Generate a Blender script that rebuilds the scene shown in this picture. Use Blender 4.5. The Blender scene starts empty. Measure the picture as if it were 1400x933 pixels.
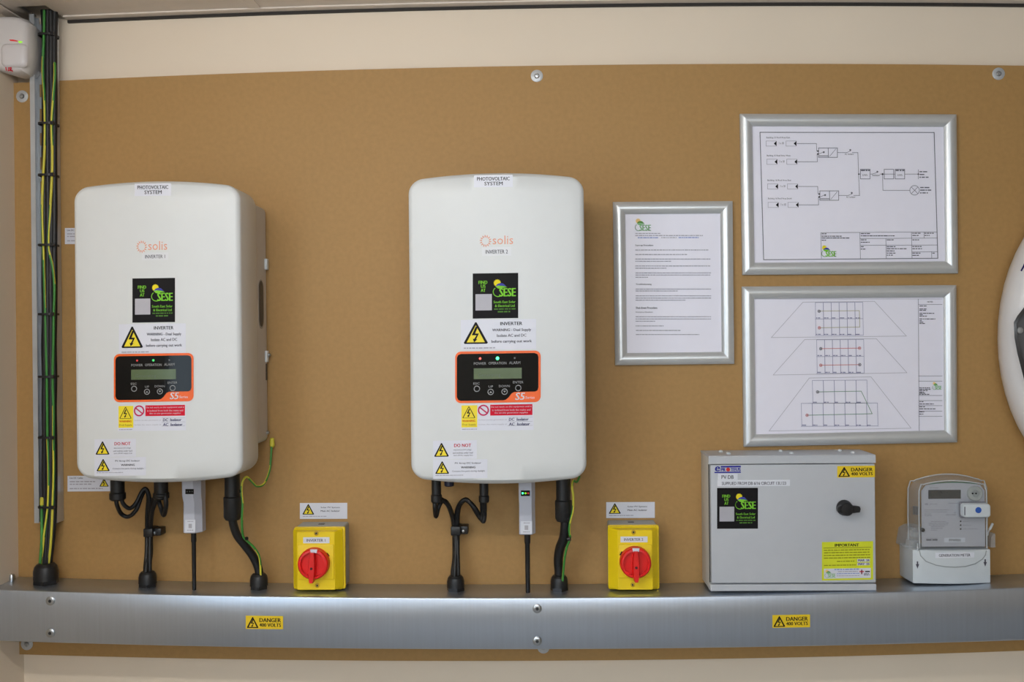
import bpy, bmesh, math, random
from mathutils import Vector, Matrix
random.seed(7)
C = bpy.context.scene.collection
S = bpy.context.scene

# ------------------------------------------------------------------ camera, world, light, exposure
F_PX, CX, CY = 1361.0, 700.0, 466.5
CAM = Vector((0.0, -2.03, 1.60))
YAW, ROLL = math.radians(1.43), math.radians(0.58)
FWD = Vector((-math.sin(YAW), math.cos(YAW), 0))
R0 = Vector((math.cos(YAW), math.sin(YAW), 0)); U0 = Vector((0, 0, 1))
RC = R0 * math.cos(ROLL) - U0 * math.sin(ROLL)
UC = R0 * math.sin(ROLL) + U0 * math.cos(ROLL)
cam_d = bpy.data.cameras.new('camera'); cam = bpy.data.objects.new('camera', cam_d); C.objects.link(cam)
cam_d.sensor_width = 36.0; cam_d.lens = F_PX / 1400.0 * 36.0; cam_d.clip_start = 0.02
mw = Matrix((RC, UC, -FWD)).transposed().to_4x4(); mw.translation = CAM
cam.matrix_world = mw
S.camera = cam
W = bpy.data.worlds.new('world'); S.world = W; W.use_nodes = True
W.node_tree.nodes['Background'].inputs[0].default_value = (0.75, 0.85, 1.0, 1)
W.node_tree.nodes['Background'].inputs[1].default_value = 0.02
S.view_settings.view_transform = 'Standard'; S.view_settings.look = 'None'
S.view_settings.gamma = 1.0; S.view_settings.use_curve_mapping = False
S.view_settings.exposure = -0.02
def area(name, loc, rot, sx, sy, power, col):
    l = bpy.data.lights.new(name, 'AREA'); l.shape = 'RECTANGLE'; l.size = sx; l.size_y = sy
    l.energy = power; l.color = col
    o = bpy.data.objects.new(name, l); C.objects.link(o); o.location = loc; o.rotation_euler = rot
    return o
LEFT_X = -1.075
WIN_Y0, WIN_Y1, WIN_Z0, WIN_Z1 = -3.05, -1.35, 1.02, 2.08
# daylight of the window in the left wall
area('daylight', (LEFT_X - 0.02, (WIN_Y0 + WIN_Y1) / 2, (WIN_Z0 + WIN_Z1) / 2), (0, math.radians(-90), 0),
     WIN_Z1 - WIN_Z0, WIN_Y1 - WIN_Y0, 23.0, (0.70, 0.86, 1.0))
# added frontal fill, given an unseen high window behind the camera
FRONT_Y = -3.3
W2X0, W2X1, W2Z0, W2Z1 = -0.55, 0.85, 1.72, 2.22
area('fill_light_high', ((W2X0 + W2X1) / 2, FRONT_Y - 0.02, (W2Z0 + W2Z1) / 2), (math.radians(90), 0, 0),
     W2X1 - W2X0, W2Z1 - W2Z0, 25.0, (0.84, 0.92, 1.0))

TUBE = 76.0                          # strength of the fluorescent tube built with the ceiling

# ------------------------------------------------------------------ helpers
def un(px, py, d=0.0):
    """photo pixel -> point at distance d in front of the backing board (the plane y = -d)"""
    v = FWD * F_PX + RC * (px - CX) + UC * (CY - py)
    t = (-d - CAM.y) / v.y
    return CAM + v * t
def srgb(r, g, b):
    f = lambda c: (c / 12.92 if c <= 0.04045 else ((c + 0.055) / 1.055) ** 2.4)
    return (f(r / 255), f(g / 255), f(b / 255), 1)
MATS = {}
def M(name, rgb, rough=0.5, metal=0.0, var=0.06, scale=40.0, bump=0.0, bscale=400.0, emit=0.0, coat=0.0, stretch=None, rvar=0.0, spec=0.5):
    if name.startswith(('ink_', 'label_', 'logo_', 'pen_')): spec, rough = .15, .6
    if name in MATS: return MATS[name]
    m = bpy.data.materials.new(name); m.use_nodes = True; nt = m.node_tree; N = nt.nodes; L = nt.links
    b = N['Principled BSDF']; c = srgb(*rgb)
    tc = N.new('ShaderNodeTexCoord'); src = tc.outputs['Object']
    if stretch:
        mp = N.new('ShaderNodeMapping'); mp.inputs['Scale'].default_value = stretch; L.new(src, mp.inputs[0]); src = mp.outputs[0]
    nz = N.new('ShaderNodeTexNoise'); nz.inputs['Scale'].default_value = scale; nz.inputs['Detail'].default_value = 5; L.new(src, nz.inputs['Vector'])
    rp = N.new('ShaderNodeValToRGB'); L.new(nz.outputs['Fac'], rp.inputs[0])
    rp.color_ramp.elements[0].position = 0.3; rp.color_ramp.elements[1].position = 0.7
    rp.color_ramp.elements[0].color = tuple(x * (1 - var) for x in c[:3]) + (1,)
    rp.color_ramp.elements[1].color = tuple(min(1, x * (1 + var)) for x in c[:3]) + (1,)
    L.new(rp.outputs[0], b.inputs['Base Color'])
    b.inputs['Roughness'].default_value = rough; b.inputs['Metallic'].default_value = metal
    b.inputs['Specular IOR Level'].default_value = spec
    if rvar:
        mr = N.new('ShaderNodeMapRange'); L.new(nz.outputs['Fac'], mr.inputs[0])
        mr.inputs[1].default_value = 0.3; mr.inputs[2].default_value = 0.7; mr.inputs[3].default_value = rough - rvar; mr.inputs[4].default_value = rough + rvar
        L.new(mr.outputs[0], b.inputs['Roughness'])
    if coat: b.inputs['Coat Weight'].default_value = coat; b.inputs['Coat Roughness'].default_value = 0.25
    if bump:
        n2 = N.new('ShaderNodeTexNoise'); n2.inputs['Scale'].default_value = bscale; L.new(src, n2.inputs['Vector'])
        bp = N.new('ShaderNodeBump'); bp.inputs['Strength'].default_value = bump; bp.inputs['Distance'].default_value = 0.001
        L.new(n2.outputs['Fac'], bp.inputs['Height']); L.new(bp.outputs[0], b.inputs['Normal'])
    if emit:
        b.inputs['Emission Color'].default_value = c; b.inputs['Emission Strength'].default_value = emit
    MATS[name] = m; return m
wloc = {}
def tag(o, label=None, cat=None, group=None, kind=None):
    if label: o['label'] = label
    if cat: o['category'] = cat
    if group: o['group'] = group
    if kind: o['kind'] = kind
    return o
def thing(name, loc, label, cat, group=None):
    o = bpy.data.objects.new(name, None); C.objects.link(o); o.location = loc; o.empty_display_size = 0.05
    wloc[o.name] = Vector(loc); return tag(o, label, cat, group)
def obj(name, V, Fc, mats, parent=None, idx=None, sharp=35, smooth=True, origin=None):
    """one mesh object from world-space vertices"""
    V = [Vector(v) for v in V]
    lo = Vector((min(v.x for v in V), min(v.y for v in V), min(v.z for v in V))); hi = Vector((max(v.x for v in V), max(v.y for v in V), max(v.z for v in V)))
    c = origin or (lo + hi) / 2
    me = bpy.data.meshes.new(name); me.from_pydata([v - c for v in V], [], Fc)
    if not isinstance(mats, (list, tuple)): mats = [mats]
    for m in mats: me.materials.append(m)
    if idx: me.polygons.foreach_set('material_index', idx)
    me.update()
    if smooth:
        me.polygons.foreach_set('use_smooth', [True] * len(me.polygons)); me.set_sharp_from_angle(angle=math.radians(sharp))
    o = bpy.data.objects.new(name, me); C.objects.link(o)
    o.parent = parent; o.location = c - (wloc[parent.name] if parent else Vector())
    wloc[o.name] = c; return o
def fixn(V, Fc):
    bm = bmesh.new(); vs = [bm.verts.new(v) for v in V]
    for f in Fc:
        try: bm.faces.new([vs[i] for i in f])
        except ValueError: pass
    bmesh.ops.recalc_face_normals(bm, faces=bm.faces); bm.verts.index_update()
    out = [v.co.copy() for v in bm.verts], [[v.index for v in f.verts] for f in bm.faces]
    bm.free(); return out
def loft(rings, cap0=True, cap1=True):
    n = len(rings[0]); V = [p for r in rings for p in r]; Fc = []
    for i in range(len(rings) - 1):
        for j in range(n):
            k = (j + 1) % n; Fc.append((i * n + j, i * n + k, (i + 1) * n + k, (i + 1) * n + j))
    if cap0: Fc.append(tuple(range(n - 1, -1, -1)))
    if cap1: Fc.append(tuple((len(rings) - 1) * n + j for j in range(n)))
    return fixn(V, Fc)
def rr(x0, z0, x1, z1, d, r=0.0, n=5):
    """ring: rounded rectangle in the plane y = -d"""
    if r <= 0: r = 1e-4
    r = min(r, (x1 - x0) / 2.01, (z1 - z0) / 2.01); P = []
    for cx, cz, a0 in ((x1 - r, z1 - r, 0), (x0 + r, z1 - r, 90), (x0 + r, z0 + r, 180), (x1 - r, z0 + r, 270)):
        for i in range(n + 1):
            a = math.radians(a0 + 90 * i / n); P.append(Vector((cx + r * math.cos(a), -d, cz + r * math.sin(a))))
    return P
def slab_rings(x0, z0, x1, z1, d0, d1, r=0.003, f=0.002, n=5):
    R = [rr(x0, z0, x1, z1, d0, r, n), rr(x0, z0, x1, z1, d1 - f, r, n)]
    for a in (30, 60, 90):
        s = f * (1 - math.cos(math.radians(a))); R.append(rr(x0 + s, z0 + s, x1 - s, z1 - s, d1 - f + f * math.sin(math.radians(a)), max(r - s, 1e-4), n))
    return R
def slab(name, x0, z0, x1, z1, d0, d1, mat, parent=None, r=0.003, f=0.0015, n=5):
    V, Fc = loft(slab_rings(x0, z0, x1, z1, d0, d1, r, f, n)); return obj(name, V, Fc, mat, parent)
def R(x0, y0, x1, y1, d):
    """pixel box -> world x0, z0, x1, z1 on the plane y=-d"""
    mx, my = (x0 + x1) / 2, (y0 + y1) / 2
    return un(x0, my, d).x, un(mx, y1, d).z, un(x1, my, d).x, un(mx, y0, d).z
def boxv(x0, y0, z0, x1, y1, z1):
    V = [(x, y, z) for z in (z0, z1) for y in (y0, y1) for x in (x0, x1)]
    return V, [(0, 2, 3, 1), (4, 5, 7, 6), (0, 1, 5, 4), (2, 6, 7, 3), (0, 4, 6, 2), (1, 3, 7, 5)]
def box(name, x0, y0, z0, x1, y1, z1, mat, parent=None, bev=0.0):
    V, Fc = boxv(x0, y0, z0, x1, y1, z1)
    if bev:
        bm = bmesh.new(); vs = [bm.verts.new(v) for v in V]
        for f in Fc: bm.faces.new([vs[i] for i in f])
        bmesh.ops.bevel(bm, geom=bm.edges[:], offset=bev, segments=2, affect='EDGES', profile=0.5)
        bm.verts.index_update(); V = [v.co.copy() for v in bm.verts]; Fc = [[v.index for v in f.verts] for f in bm.faces]; bm.free()
    return obj(name, V, Fc, mat, parent)
def lathe(name, c, prof, axis, mat, parent=None, n=24, sharp=35):
    """prof: (radius, height) pairs along axis from centre c"""
    c = Vector(c); ax = Vector(axis).normalized()
    u = ax.orthogonal().normalized(); w = ax.cross(u)
    rings = [[c + ax * h + (u * math.cos(2 * math.pi * j / n) + w * math.sin(2 * math.pi * j / n)) * max(r, 1e-5) for j in range(n)] for r, h in prof]
    V, Fc = loft(rings); return obj(name, V, Fc, mat, parent, sharp=sharp)
def catmull(P, sub=6):
    P = [Vector(p) for p in P]; out = []
    Q = [P[0] * 2 - P[1]] + P + [P[-1] * 2 - P[-2]]
    for i in range(1, len(Q) - 2):
        a, b, c, d = Q[i - 1:i + 3]
        for k in range(sub):
            t = k / sub
            out.append(0.5 * ((2 * b) + (c - a) * t + (2 * a - 5 * b + 4 * c - d) * t * t + (-a + 3 * b - 3 * c + d) * t ** 3))
    out.append(P[-1]); return out
def tube(name, P, r, mat, parent=None, n=10, sub=6, stripe=None, twist=0.0):
    """swept round cable; stripe adds a second colour spiralling along it"""
    path = catmull(P, sub); m = len(path); rad = r if callable(r) else (lambda t: r)
    V, Fc, idx = [], [], []
    prev = None
    for i, p in enumerate(path):
        t = (path[min(i + 1, m - 1)] - path[max(i - 1, 0)]).normalized()
        if prev is None: u = t.orthogonal().normalized()
        else: u = (prev - t * prev.dot(t)).normalized()
        prev = u; w = t.cross(u); q = rad(i / (m - 1))
        for j in range(n):
            a = 2 * math.pi * j / n; V.append(p + (u * math.cos(a) + w * math.sin(a)) * q)
    for i in range(m - 1):
        for j in range(n):
            k = (j + 1) % n; Fc.append((i * n + j, i * n + k, (i + 1) * n + k, (i + 1) * n + j))
            idx.append(1 if stripe and (j + i * twist) % n < n * 0.42 else 0)
    Fc.append(tuple(range(n - 1, -1, -1))); Fc.append(tuple((m - 1) * n + j for j in range(n))); idx += [0, 0]
    return obj(name, V, Fc, [mat, stripe] if stripe else mat, parent, idx=idx if stripe else None, sharp=60)
def pxpath(P, ox=0, oy=0, s=1.0):
    """(px, py, d) triples given in a crop of the photo -> world points"""
    return [un(ox + p[0] / s, oy + p[1] / s, p[2]) for p in P]

# ------------------------------------------------------------------ flat print on surfaces
_tx = {}
def glyphs(s, bold):
    k = (s, bold)
    if k not in _tx:
        cu = bpy.data.curves.new('t', 'FONT'); cu.body = s; cu.resolution_u = 2; cu.fill_mode = 'FRONT'; cu.offset = bold
        o = bpy.data.objects.new('t', cu); C.objects.link(o)
        dg = bpy.context.evaluated_depsgraph_get(); me = bpy.data.meshes.new_from_object(o.evaluated_get(dg))
        V = [(v.co.x, v.co.y) for v in me.vertices]; Fc = [tuple(p.vertices) for p in me.polygons]
        bpy.data.objects.remove(o); bpy.data.curves.remove(cu); bpy.data.meshes.remove(me)
        x0, x1 = min(v[0] for v in V), max(v[0] for v in V); y0, y1 = min(v[1] for v in V), max(v[1] for v in V)
        _tx[k] = [((x - x0) / (x1 - x0), (y - y0) / (y1 - y0)) for x, y in V], Fc
    return _tx[k]
class Print:
    """collects flat polygons, each piece becoming one mesh object lying on a surface; coordinates are those of the drawing"""
    def __init__(s, surf, tf=(0, 0, 1.0), slope=0.0, xref=0.0, aff=None):
        s.surf, s.tf, s.slope, s.xref, s.aff, s.P = surf, tf, slope, xref, aff, {}
    def map(s, x, y, lift):
        if s.aff: (a, b, c, d), (e, f, g, h) = s.aff; x = e + (x - a) * (g - e) / (c - a); y = f + (y - b) * (h - f) / (d - b)
        else: x = s.tf[0] + x / s.tf[2]; y = s.tf[1] + y / s.tf[2]
        y += s.slope * (x - s.xref)
        return s.surf(x, y, lift)
    def raw(s, pts, faces, mat, lift, piece):
        V, Fc, I, Ms = s.P.setdefault(piece, ([], [], [], []))
        if mat not in Ms: Ms.append(mat)
        b = len(V); V += [s.map(x, y, lift) for x, y in pts]; Fc += [tuple(b + i for i in f) for f in faces]; I += [Ms.index(mat)] * len(faces)
    def poly(s, pts, mat, lift=.0006, piece='print', strip=0):
        if strip:                       # cut into upright strips so that the sheet can follow a bowed face
            x0, x1 = min(q[0] for q in pts), max(q[0] for q in pts); n = max(1, int((x1 - x0) / strip))
            for i in range(n):
                a, b = x0 + (x1 - x0) * i / n, x0 + (x1 - x0) * (i + 1) / n; P = pts
                for lim, sg in ((a, 1), (b, -1)):
                    O = []
                    for j in range(len(P)):
                        u, v = P[j - 1], P[j]; iu, iv = (u[0] - lim) * sg >= 0, (v[0] - lim) * sg >= 0
                        if iu != iv: t = (lim - u[0]) / (v[0] - u[0]); O.append((lim, u[1] + (v[1] - u[1]) * t))
                        if iv: O.append(v)
                    P = O
                if len(P) > 2: s.raw(P, [tuple(range(len(P)))], mat, lift, piece)
            return
        s.raw(pts, [tuple(range(len(pts)))], mat, lift, piece)
    def rect(s, x0, y0, x1, y1, mat, lift=.0003, piece='print', nx=1):
        pts = []
        for i in range(nx + 1): x = x0 + (x1 - x0) * i / nx; pts += [(x, y0), (x, y1)]
        s.raw(pts, [(2 * i, 2 * i + 1, 2 * i + 3, 2 * i + 2) for i in range(nx)], mat, lift, piece)
    def line(s, P, w, mat, lift=.0006, piece='print', closed=False):
        P = list(P)
        if closed: P.append(P[0])
        for (ax, ay), (bx, by) in zip(P, P[1:]):
            l = math.hypot(bx - ax, by - ay)
            if l < 1e-6: continue
            nx, ny = -(by - ay) / l * w / 2, (bx - ax) / l * w / 2; ex, ey = (bx - ax) / l * w * .4, (by - ay) / l * w * .4
            s.poly([(ax + nx - ex, ay + ny - ey), (bx + nx + ex, by + ny + ey), (bx - nx + ex, by - ny + ey), (ax - nx - ex, ay - ny - ey)], mat, lift, piece)
    def frame(s, x0, y0, x1, y1, w, mat, lift=.0006, piece='print'): s.line([(x0, y0), (x1, y0), (x1, y1), (x0, y1)], w, mat, lift, piece, True)
    def disc(s, cx, cy, rx, mat, lift=.0006, piece='print', n=20, ry=None):
        ry = ry or rx; s.poly([(cx + rx * math.cos(6.2832 * i / n), cy + ry * math.sin(6.2832 * i / n)) for i in range(n)], mat, lift, piece)
    def arc(s, cx, cy, rx, ry, a0, a1, w, mat, lift=.0006, piece='print', n=20):
        s.line([(cx + rx * math.cos(math.radians(a0 + (a1 - a0) * i / n)), cy + ry * math.sin(math.radians(a0 + (a1 - a0) * i / n))) for i in range(n + 1)], w, mat, lift, piece)
    def text(s, t, x0, y0, x1, y1, mat, lift=.0007, piece='lettering', bold=0.0, shear=0.0):
        V, Fc = glyphs(t, 0.0)
        sh = max(0, bold) * 1.5 * (y1 - y0)             # heavier strokes: the same letters set twice, a hair apart
        for dx in ((-sh, sh) if sh else (0,)):
            s.raw([(x0 + (x1 - x0) * u + shear * (y1 - y0) * v + dx, y1 - (y1 - y0) * v) for u, v in V], Fc, mat, lift, piece)
    def greek(s, x0, y, x1, h, mat, lift=.0007, piece='lettering'):
        """a line of writing too small to read"""
        x = x0
        while x < x1 - h:
            w = min(random.uniform(1.3, 5.0) * h, x1 - x); s.rect(x, y - h / 2, x + w, y + h / 2, mat, lift, piece)
            x += w + h * random.uniform(.5, .8)
    def tri(s, x0, y0, x1, y1, lift=.0006, piece='warning_triangle', ink=None, fill=None, bw=.07):
        ink = ink or INK; fill = fill or YEL; w, h = x1 - x0, y1 - y0; cx = (x0 + x1) / 2
        s.poly([(cx - .03 * w, y0), (cx + .03 * w, y0), (x1, y1 - .05 * h), (x1 - .04 * w, y1), (x0 + .04 * w, y1), (x0, y1 - .05 * h)], ink, lift, piece)
        b = bw
        s.poly([(cx, y0 + 2.0 * b * h), (x1 - 1.75 * b * w, y1 - b * h), (x0 + 1.75 * b * w, y1 - b * h)], fill, lift + .0002, piece)
        q = [(.50, .19), (.575, .24), (.47, .52), (.63, .52), (.515, .78), (.565, .78), (.43, .93), (.375, .76), (.43, .775), (.53, .60), (.33, .60)]
        s.raw([(x0 + u * w, y0 + v * h) for u, v in q], [(0, 1, 2, 10), (2, 3, 9, 10), (3, 4, 8, 9), (5, 6, 7, 8, 4)], ink, lift + .0004, piece)
    def build(s, parent, main=None, **kw):
        """main: the piece that becomes the part; the others hang under it (or under parent)"""
        out = {}
        order = ([main] if main else []) + [k for k in s.P if k != main]
        root = parent
        for k in order:
            V, Fc, I, Ms = s.P[k]
            out[k] = obj(k.split('#')[0], V, Fc, Ms, root, idx=I, smooth=False)
            if k in ('lettering', 'panel_numbers', 'string_wiring', 'schematic', 'title_block', 'roof_plan', 'panel_grid', 'ruled_line'): out[k]['kind'] = 'stuff'
            if k == main: root = out[k]
        return out
def plane(d): return lambda x, y, l: un(x, y, d + l)
def sheet_fix(o):
    """give a printed backing a real sheet thickness"""
    m = o.modifiers.new('thickness', 'SOLIDIFY'); m.thickness = 0.0002; m.offset = 0
    return o

# ------------------------------------------------------------------ materials
WHITE = M('sticker_white', (215, 216, 226), .35, var=.01)
INK = M('ink_black', (28, 26, 30), .5, var=.03)
GREY = M('ink_grey', (84, 82, 92), .6, var=.03)
LGREY = M('ink_pale_grey', (168, 166, 176), .6, var=.03)
YEL = M('warning_yellow', (236, 214, 30), .45, var=.02)
RED = M('ink_red', (208, 26, 52), .45, var=.02)
BLUE = M('ink_blue', (40, 42, 150), .45, var=.02)
LINKB = M('ink_link_blue', (132, 148, 206), .5, var=.02)
PEN = M('pen_dark_blue', (30, 22, 88), .5, var=.02)
BLK = M('label_black', (22, 20, 22), .6, var=.03)
LIME = M('logo_lime', (128, 204, 58), .45, var=.02)
LIMED = M('logo_lime_thin', (84, 130, 52), .45, var=.02)
SUN = M('logo_sun_yellow', (232, 214, 40), .45, var=.02)
LBLUE = M('logo_blue', (68, 72, 166), .45, var=.02)
DGRN = M('logo_green', (92, 150, 66), .5, var=.02)
QR = M('code_patch_grey', (176, 174, 182), .5, var=.02)
ORANGE = M('panel_orange', (240, 98, 16), .4, var=.02)
PANEL = M('panel_black_gloss', (8, 8, 9), .10, var=.02, spec=.22)
LCD = M('lcd_green', (82, 98, 64), .25, var=.10, scale=25)
PTXT = M('panel_text_grey', (150, 150, 150), .5, var=.02)
SOLO = M('brand_orange', (222, 150, 120), .5, var=.02)
COVER = M('inverter_white', (212, 214, 214), .38, var=.008, bump=.05, bscale=900)
CHASSIS = M('inverter_chassis_grey', (186, 180, 172), .45, var=.02, bump=.05)
MDF = M('mdf_board', (168, 130, 76), .62, var=.055, scale=110, bump=.12, bscale=700)
GALV = M('galvanised_steel', (188, 197, 210), .33, .90, var=.03, scale=4, stretch=(45, 45, 1.5), rvar=.02)
GALV2 = M('galvanised_tray', (190, 194, 198), .38, .6, var=.1, scale=14, rvar=.06)
STEEL = M('zinc_screw', (178, 182, 186), .3, 1.0, var=.08, scale=80)
DSTEEL = M('screw_recess', (66, 68, 72), .5, .8, var=.05)
WALL = M('painted_wall_cream', (231, 216, 196), .6, var=.015, scale=5, bump=.04)
CEIL = M('ceiling_panel_white', (228, 220, 212), .7, var=.02, scale=30, bump=.1)
TRIM = M('ceiling_trim', (224, 214, 204), .5, var=.02)
GAP = M('gap_shade_dark', (42, 38, 34), .7, var=.05)  # dark tone standing in for the shade inside gaps
CABLE = M('cable_black', (15, 15, 17), .5, var=.05)
PLAST = M('black_plastic', (22, 22, 24), .4, var=.05)
EGRN = M('earth_green', (58, 132, 52), .45, var=.05)
EYEL = M('earth_yellow', (206, 196, 60), .45, var=.05)
ISOY = M('isolator_yellow', (238, 206, 8), .4, var=.015)
ISOR = M('isolator_red', (222, 26, 24), .35, var=.015)
ISOG = M('isolator_grey', (164, 164, 158), .5, var=.02)
ALU = M('snap_frame_aluminium', (208, 210, 211), .34, .5, var=.02, stretch=(1, 1, 1))
PAPER = M('paper_white', (236, 234, 246), .5, var=.008, coat=.25)
DBG = M('enclosure_grey', (188, 191, 197), .42, var=.012, bump=.04)
DBS = M('enclosure_grey_lit', (200, 198, 192), .42, var=.012)  # box grey made warmer and lighter: light on the side put into colour
LABG = M('label_tape', (222, 224, 232), .35, var=.01)
IMPY = M('important_yellow', (214, 220, 40), .45, var=.02)
DANY = M('danger_yellow', (232, 198, 26), .45, var=.02)
METW = M('meter_white', (204, 210, 214), .4, var=.015)
METF = M('meter_face', (196, 196, 204), .4, var=.01)
LOGG = M('logger_grey', (196, 198, 210), .35, var=.01)
PIRW = M('detector_white', (212, 208, 208), .35, var=.01)
LEDG = M('led_green', (60, 255, 140), .3, emit=4.0, var=0)
LEDR = M('led_red', (255, 70, 60), .3, emit=3.0, var=0)
LEDRD = M('led_red_dim', (200, 50, 50), .3, emit=.35, var=0)
LEDGD = M('led_green_dim', (60, 190, 100), .3, emit=.7, var=0)
LEDYG = M('led_lime', (150, 230, 50), .3, emit=.6, var=0)
LEDO = M('led_off', (90, 92, 92), .3, var=0)
DEVW = M('device_white', (226, 222, 220), .3, var=.01)
DEVD = M('device_dark', (40, 36, 36), .3, var=.04)
DEVG = M('device_grey', (92, 92, 94), .4, var=.04)
def clear_mat(name, haze):
    m = bpy.data.materials.new(name); m.use_nodes = True; N = m.node_tree.nodes; L = m.node_tree.links
    out = N['Material Output']; N.remove(N['Principled BSDF'])
    tr = N.new('ShaderNodeBsdfTransparent'); tr.inputs[0].default_value = (.96, .97, .975, 1)
    gl = N.new('ShaderNodeBsdfGlossy'); gl.inputs['Roughness'].default_value = .08
    df = N.new('ShaderNodeBsdfDiffuse'); df.inputs[0].default_value = (.74, .76, .78, 1)
    m2 = N.new('ShaderNodeMixShader'); m2.inputs[0].default_value = haze; L.new(tr.outputs[0], m2.inputs[1]); L.new(df.outputs[0], m2.inputs[2])
    mx = N.new('ShaderNodeMixShader'); mx.inputs[0].default_value = .07; L.new(m2.outputs[0], mx.inputs[1]); L.new(gl.outputs[0], mx.inputs[2])
    L.new(mx.outputs[0], out.inputs[0]); return m
CLEAR = clear_mat('clear_polycarbonate', .28); CLEARW = clear_mat('clear_polycarbonate_window', .04); CEDGE = clear_mat('clear_polycarbonate_edge', .55)

# ------------------------------------------------------------------ the room
BACK_Y = 0.018                      # face of the back wall; the board's face is y = 0
RIGHT_X, FLOOR_Z = 3.2, 0.0
def curve(pts, d):
    """edge traced at a few places -> z as a smooth function of world x"""
    Q = [un(x, y, d) for x, y in pts]
    def f(X):
        # least-squares quadratic
        return co[0] + co[1] * X + co[2] * X * X
    import numpy as np
    A = np.array([[1, q.x, q.x ** 2] for q in Q]); co = np.linalg.lstsq(A, np.array([q.z for q in Q]), rcond=None)[0]
    return f
zceil = curve([(90, 27), (360, 16), (480, 12), (680, 6), (800, 4.5), (1000, 4), (1280, 4), (1400, 3.5)], -BACK_Y)
zceil_c = lambda X: zceil(max(-1.2, min(1.25, X)))
zb_top = curve([(20, 113), (100, 110), (360, 99.6), (480, 95), (680, 90.3), (800, 88.6), (980, 87.6), (1100, 88), (1280, 89), (1400, 89)], 0)
zb_bot = curve([(20, 895.6), (100, 897), (340, 901), (460, 903), (680, 905), (800, 905), (900, 903), (1020, 900), (1150, 896.7), (1270, 893.5), (1400, 891.4)], 0)
TD = 0.110                          # depth of the trunking
zt_top = curve([(0, 808.3), (120, 809.3), (340, 815), (460, 816.5), (680, 819), (800, 818.5), (900, 817), (1020, 814.5), (1150, 811), (1280, 807.5), (1400, 805)], TD)
zt_bot = curve([(0, 878), (120, 880.5), (340, 884.5), (460, 887), (680, 889.5), (800, 889.5), (900, 888), (1020, 885.5), (1150, 883), (1270, 879), (1400, 877)], TD)
ZC = 2.42
V, Fc = boxv(LEFT_X - .1, BACK_Y, FLOOR_Z, RIGHT_X, BACK_Y + .1, ZC); tag(obj('wall_back', V, Fc, WALL, smooth=False), kind='structure')
V, Fc = boxv(RIGHT_X, FRONT_Y, FLOOR_Z, RIGHT_X + .1, BACK_Y + .1, ZC); tag(obj('wall_right', V, Fc, WALL, smooth=False), kind='structure')
V, Fc = [], []
for a in ((LEFT_X - .1, FLOOR_Z, W2X0, ZC), (W2X1, FLOOR_Z, RIGHT_X + .1, ZC), (W2X0, FLOOR_Z, W2X1, W2Z0), (W2X0, W2Z1, W2X1, ZC)):
    v, f = boxv(a[0], FRONT_Y - .1, a[1], a[2], FRONT_Y, a[3]); b = len(V); V += v; Fc += [tuple(b + i for i in q) for q in f]
tag(obj('wall_front', V, Fc, WALL, smooth=False), kind='structure')
V, Fc = [], []
for a in ((W2X0, W2Z0, W2X0 + .04, W2Z1), (W2X1 - .04, W2Z0, W2X1, W2Z1), (W2X0, W2Z0, W2X1, W2Z0 + .04), (W2X0, W2Z1 - .04, W2X1, W2Z1), (.125, W2Z0, .175, W2Z1)):
    v, f = boxv(a[0], FRONT_Y - .015, a[1], a[2], FRONT_Y + .012, a[3]); b = len(V); V += v; Fc += [tuple(b + i for i in q) for q in f]
tag(obj('fill_window', V, Fc, M('window_frame_white', (225, 226, 228), .4, var=.01), smooth=False), kind='structure')  # window frame made up around the added fill light
V, Fc = boxv(LEFT_X - .1, FRONT_Y - .1, FLOOR_Z - .1, RIGHT_X + .1, BACK_Y + .1, FLOOR_Z)
tag(obj('floor', V, Fc, M('floor_vinyl_grey', (166, 168, 170), .5, var=.08, scale=20), smooth=False), kind='structure')
# left wall with a window opening
V, Fc = [], []
for a in ((FRONT_Y, FLOOR_Z, WIN_Y0, ZC), (WIN_Y1, FLOOR_Z, BACK_Y, ZC), (WIN_Y0, FLOOR_Z, WIN_Y1, WIN_Z0), (WIN_Y0, WIN_Z1, WIN_Y1, ZC)):
    v, f = boxv(LEFT_X - .1, a[0], a[1], LEFT_X, a[2], a[3]); b = len(V); V += v; Fc += [tuple(b + i for i in q) for q in f]
tag(obj('wall_left', V, Fc, WALL, smooth=False), kind='structure')
V, Fc = [], []
wm = (WIN_Y0 + WIN_Y1) / 2
for a in ((WIN_Y0, WIN_Z0, WIN_Y0 + .05, WIN_Z1), (WIN_Y1 - .05, WIN_Z0, WIN_Y1, WIN_Z1), (WIN_Y0, WIN_Z0, WIN_Y1, WIN_Z0 + .05), (WIN_Y0, WIN_Z1 - .05, WIN_Y1, WIN_Z1), (wm - .03, WIN_Z0, wm + .03, WIN_Z1)):
    v, f = boxv(LEFT_X - .015, a[0], a[1], LEFT_X + .012, a[2], a[3]); b = len(V); V += v; Fc += [tuple(b + i for i in q) for q in f]
tag(obj('window_1', V, Fc, M('window_frame_white', (225, 226, 228), .4, var=.01), smooth=False), kind='structure')
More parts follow.
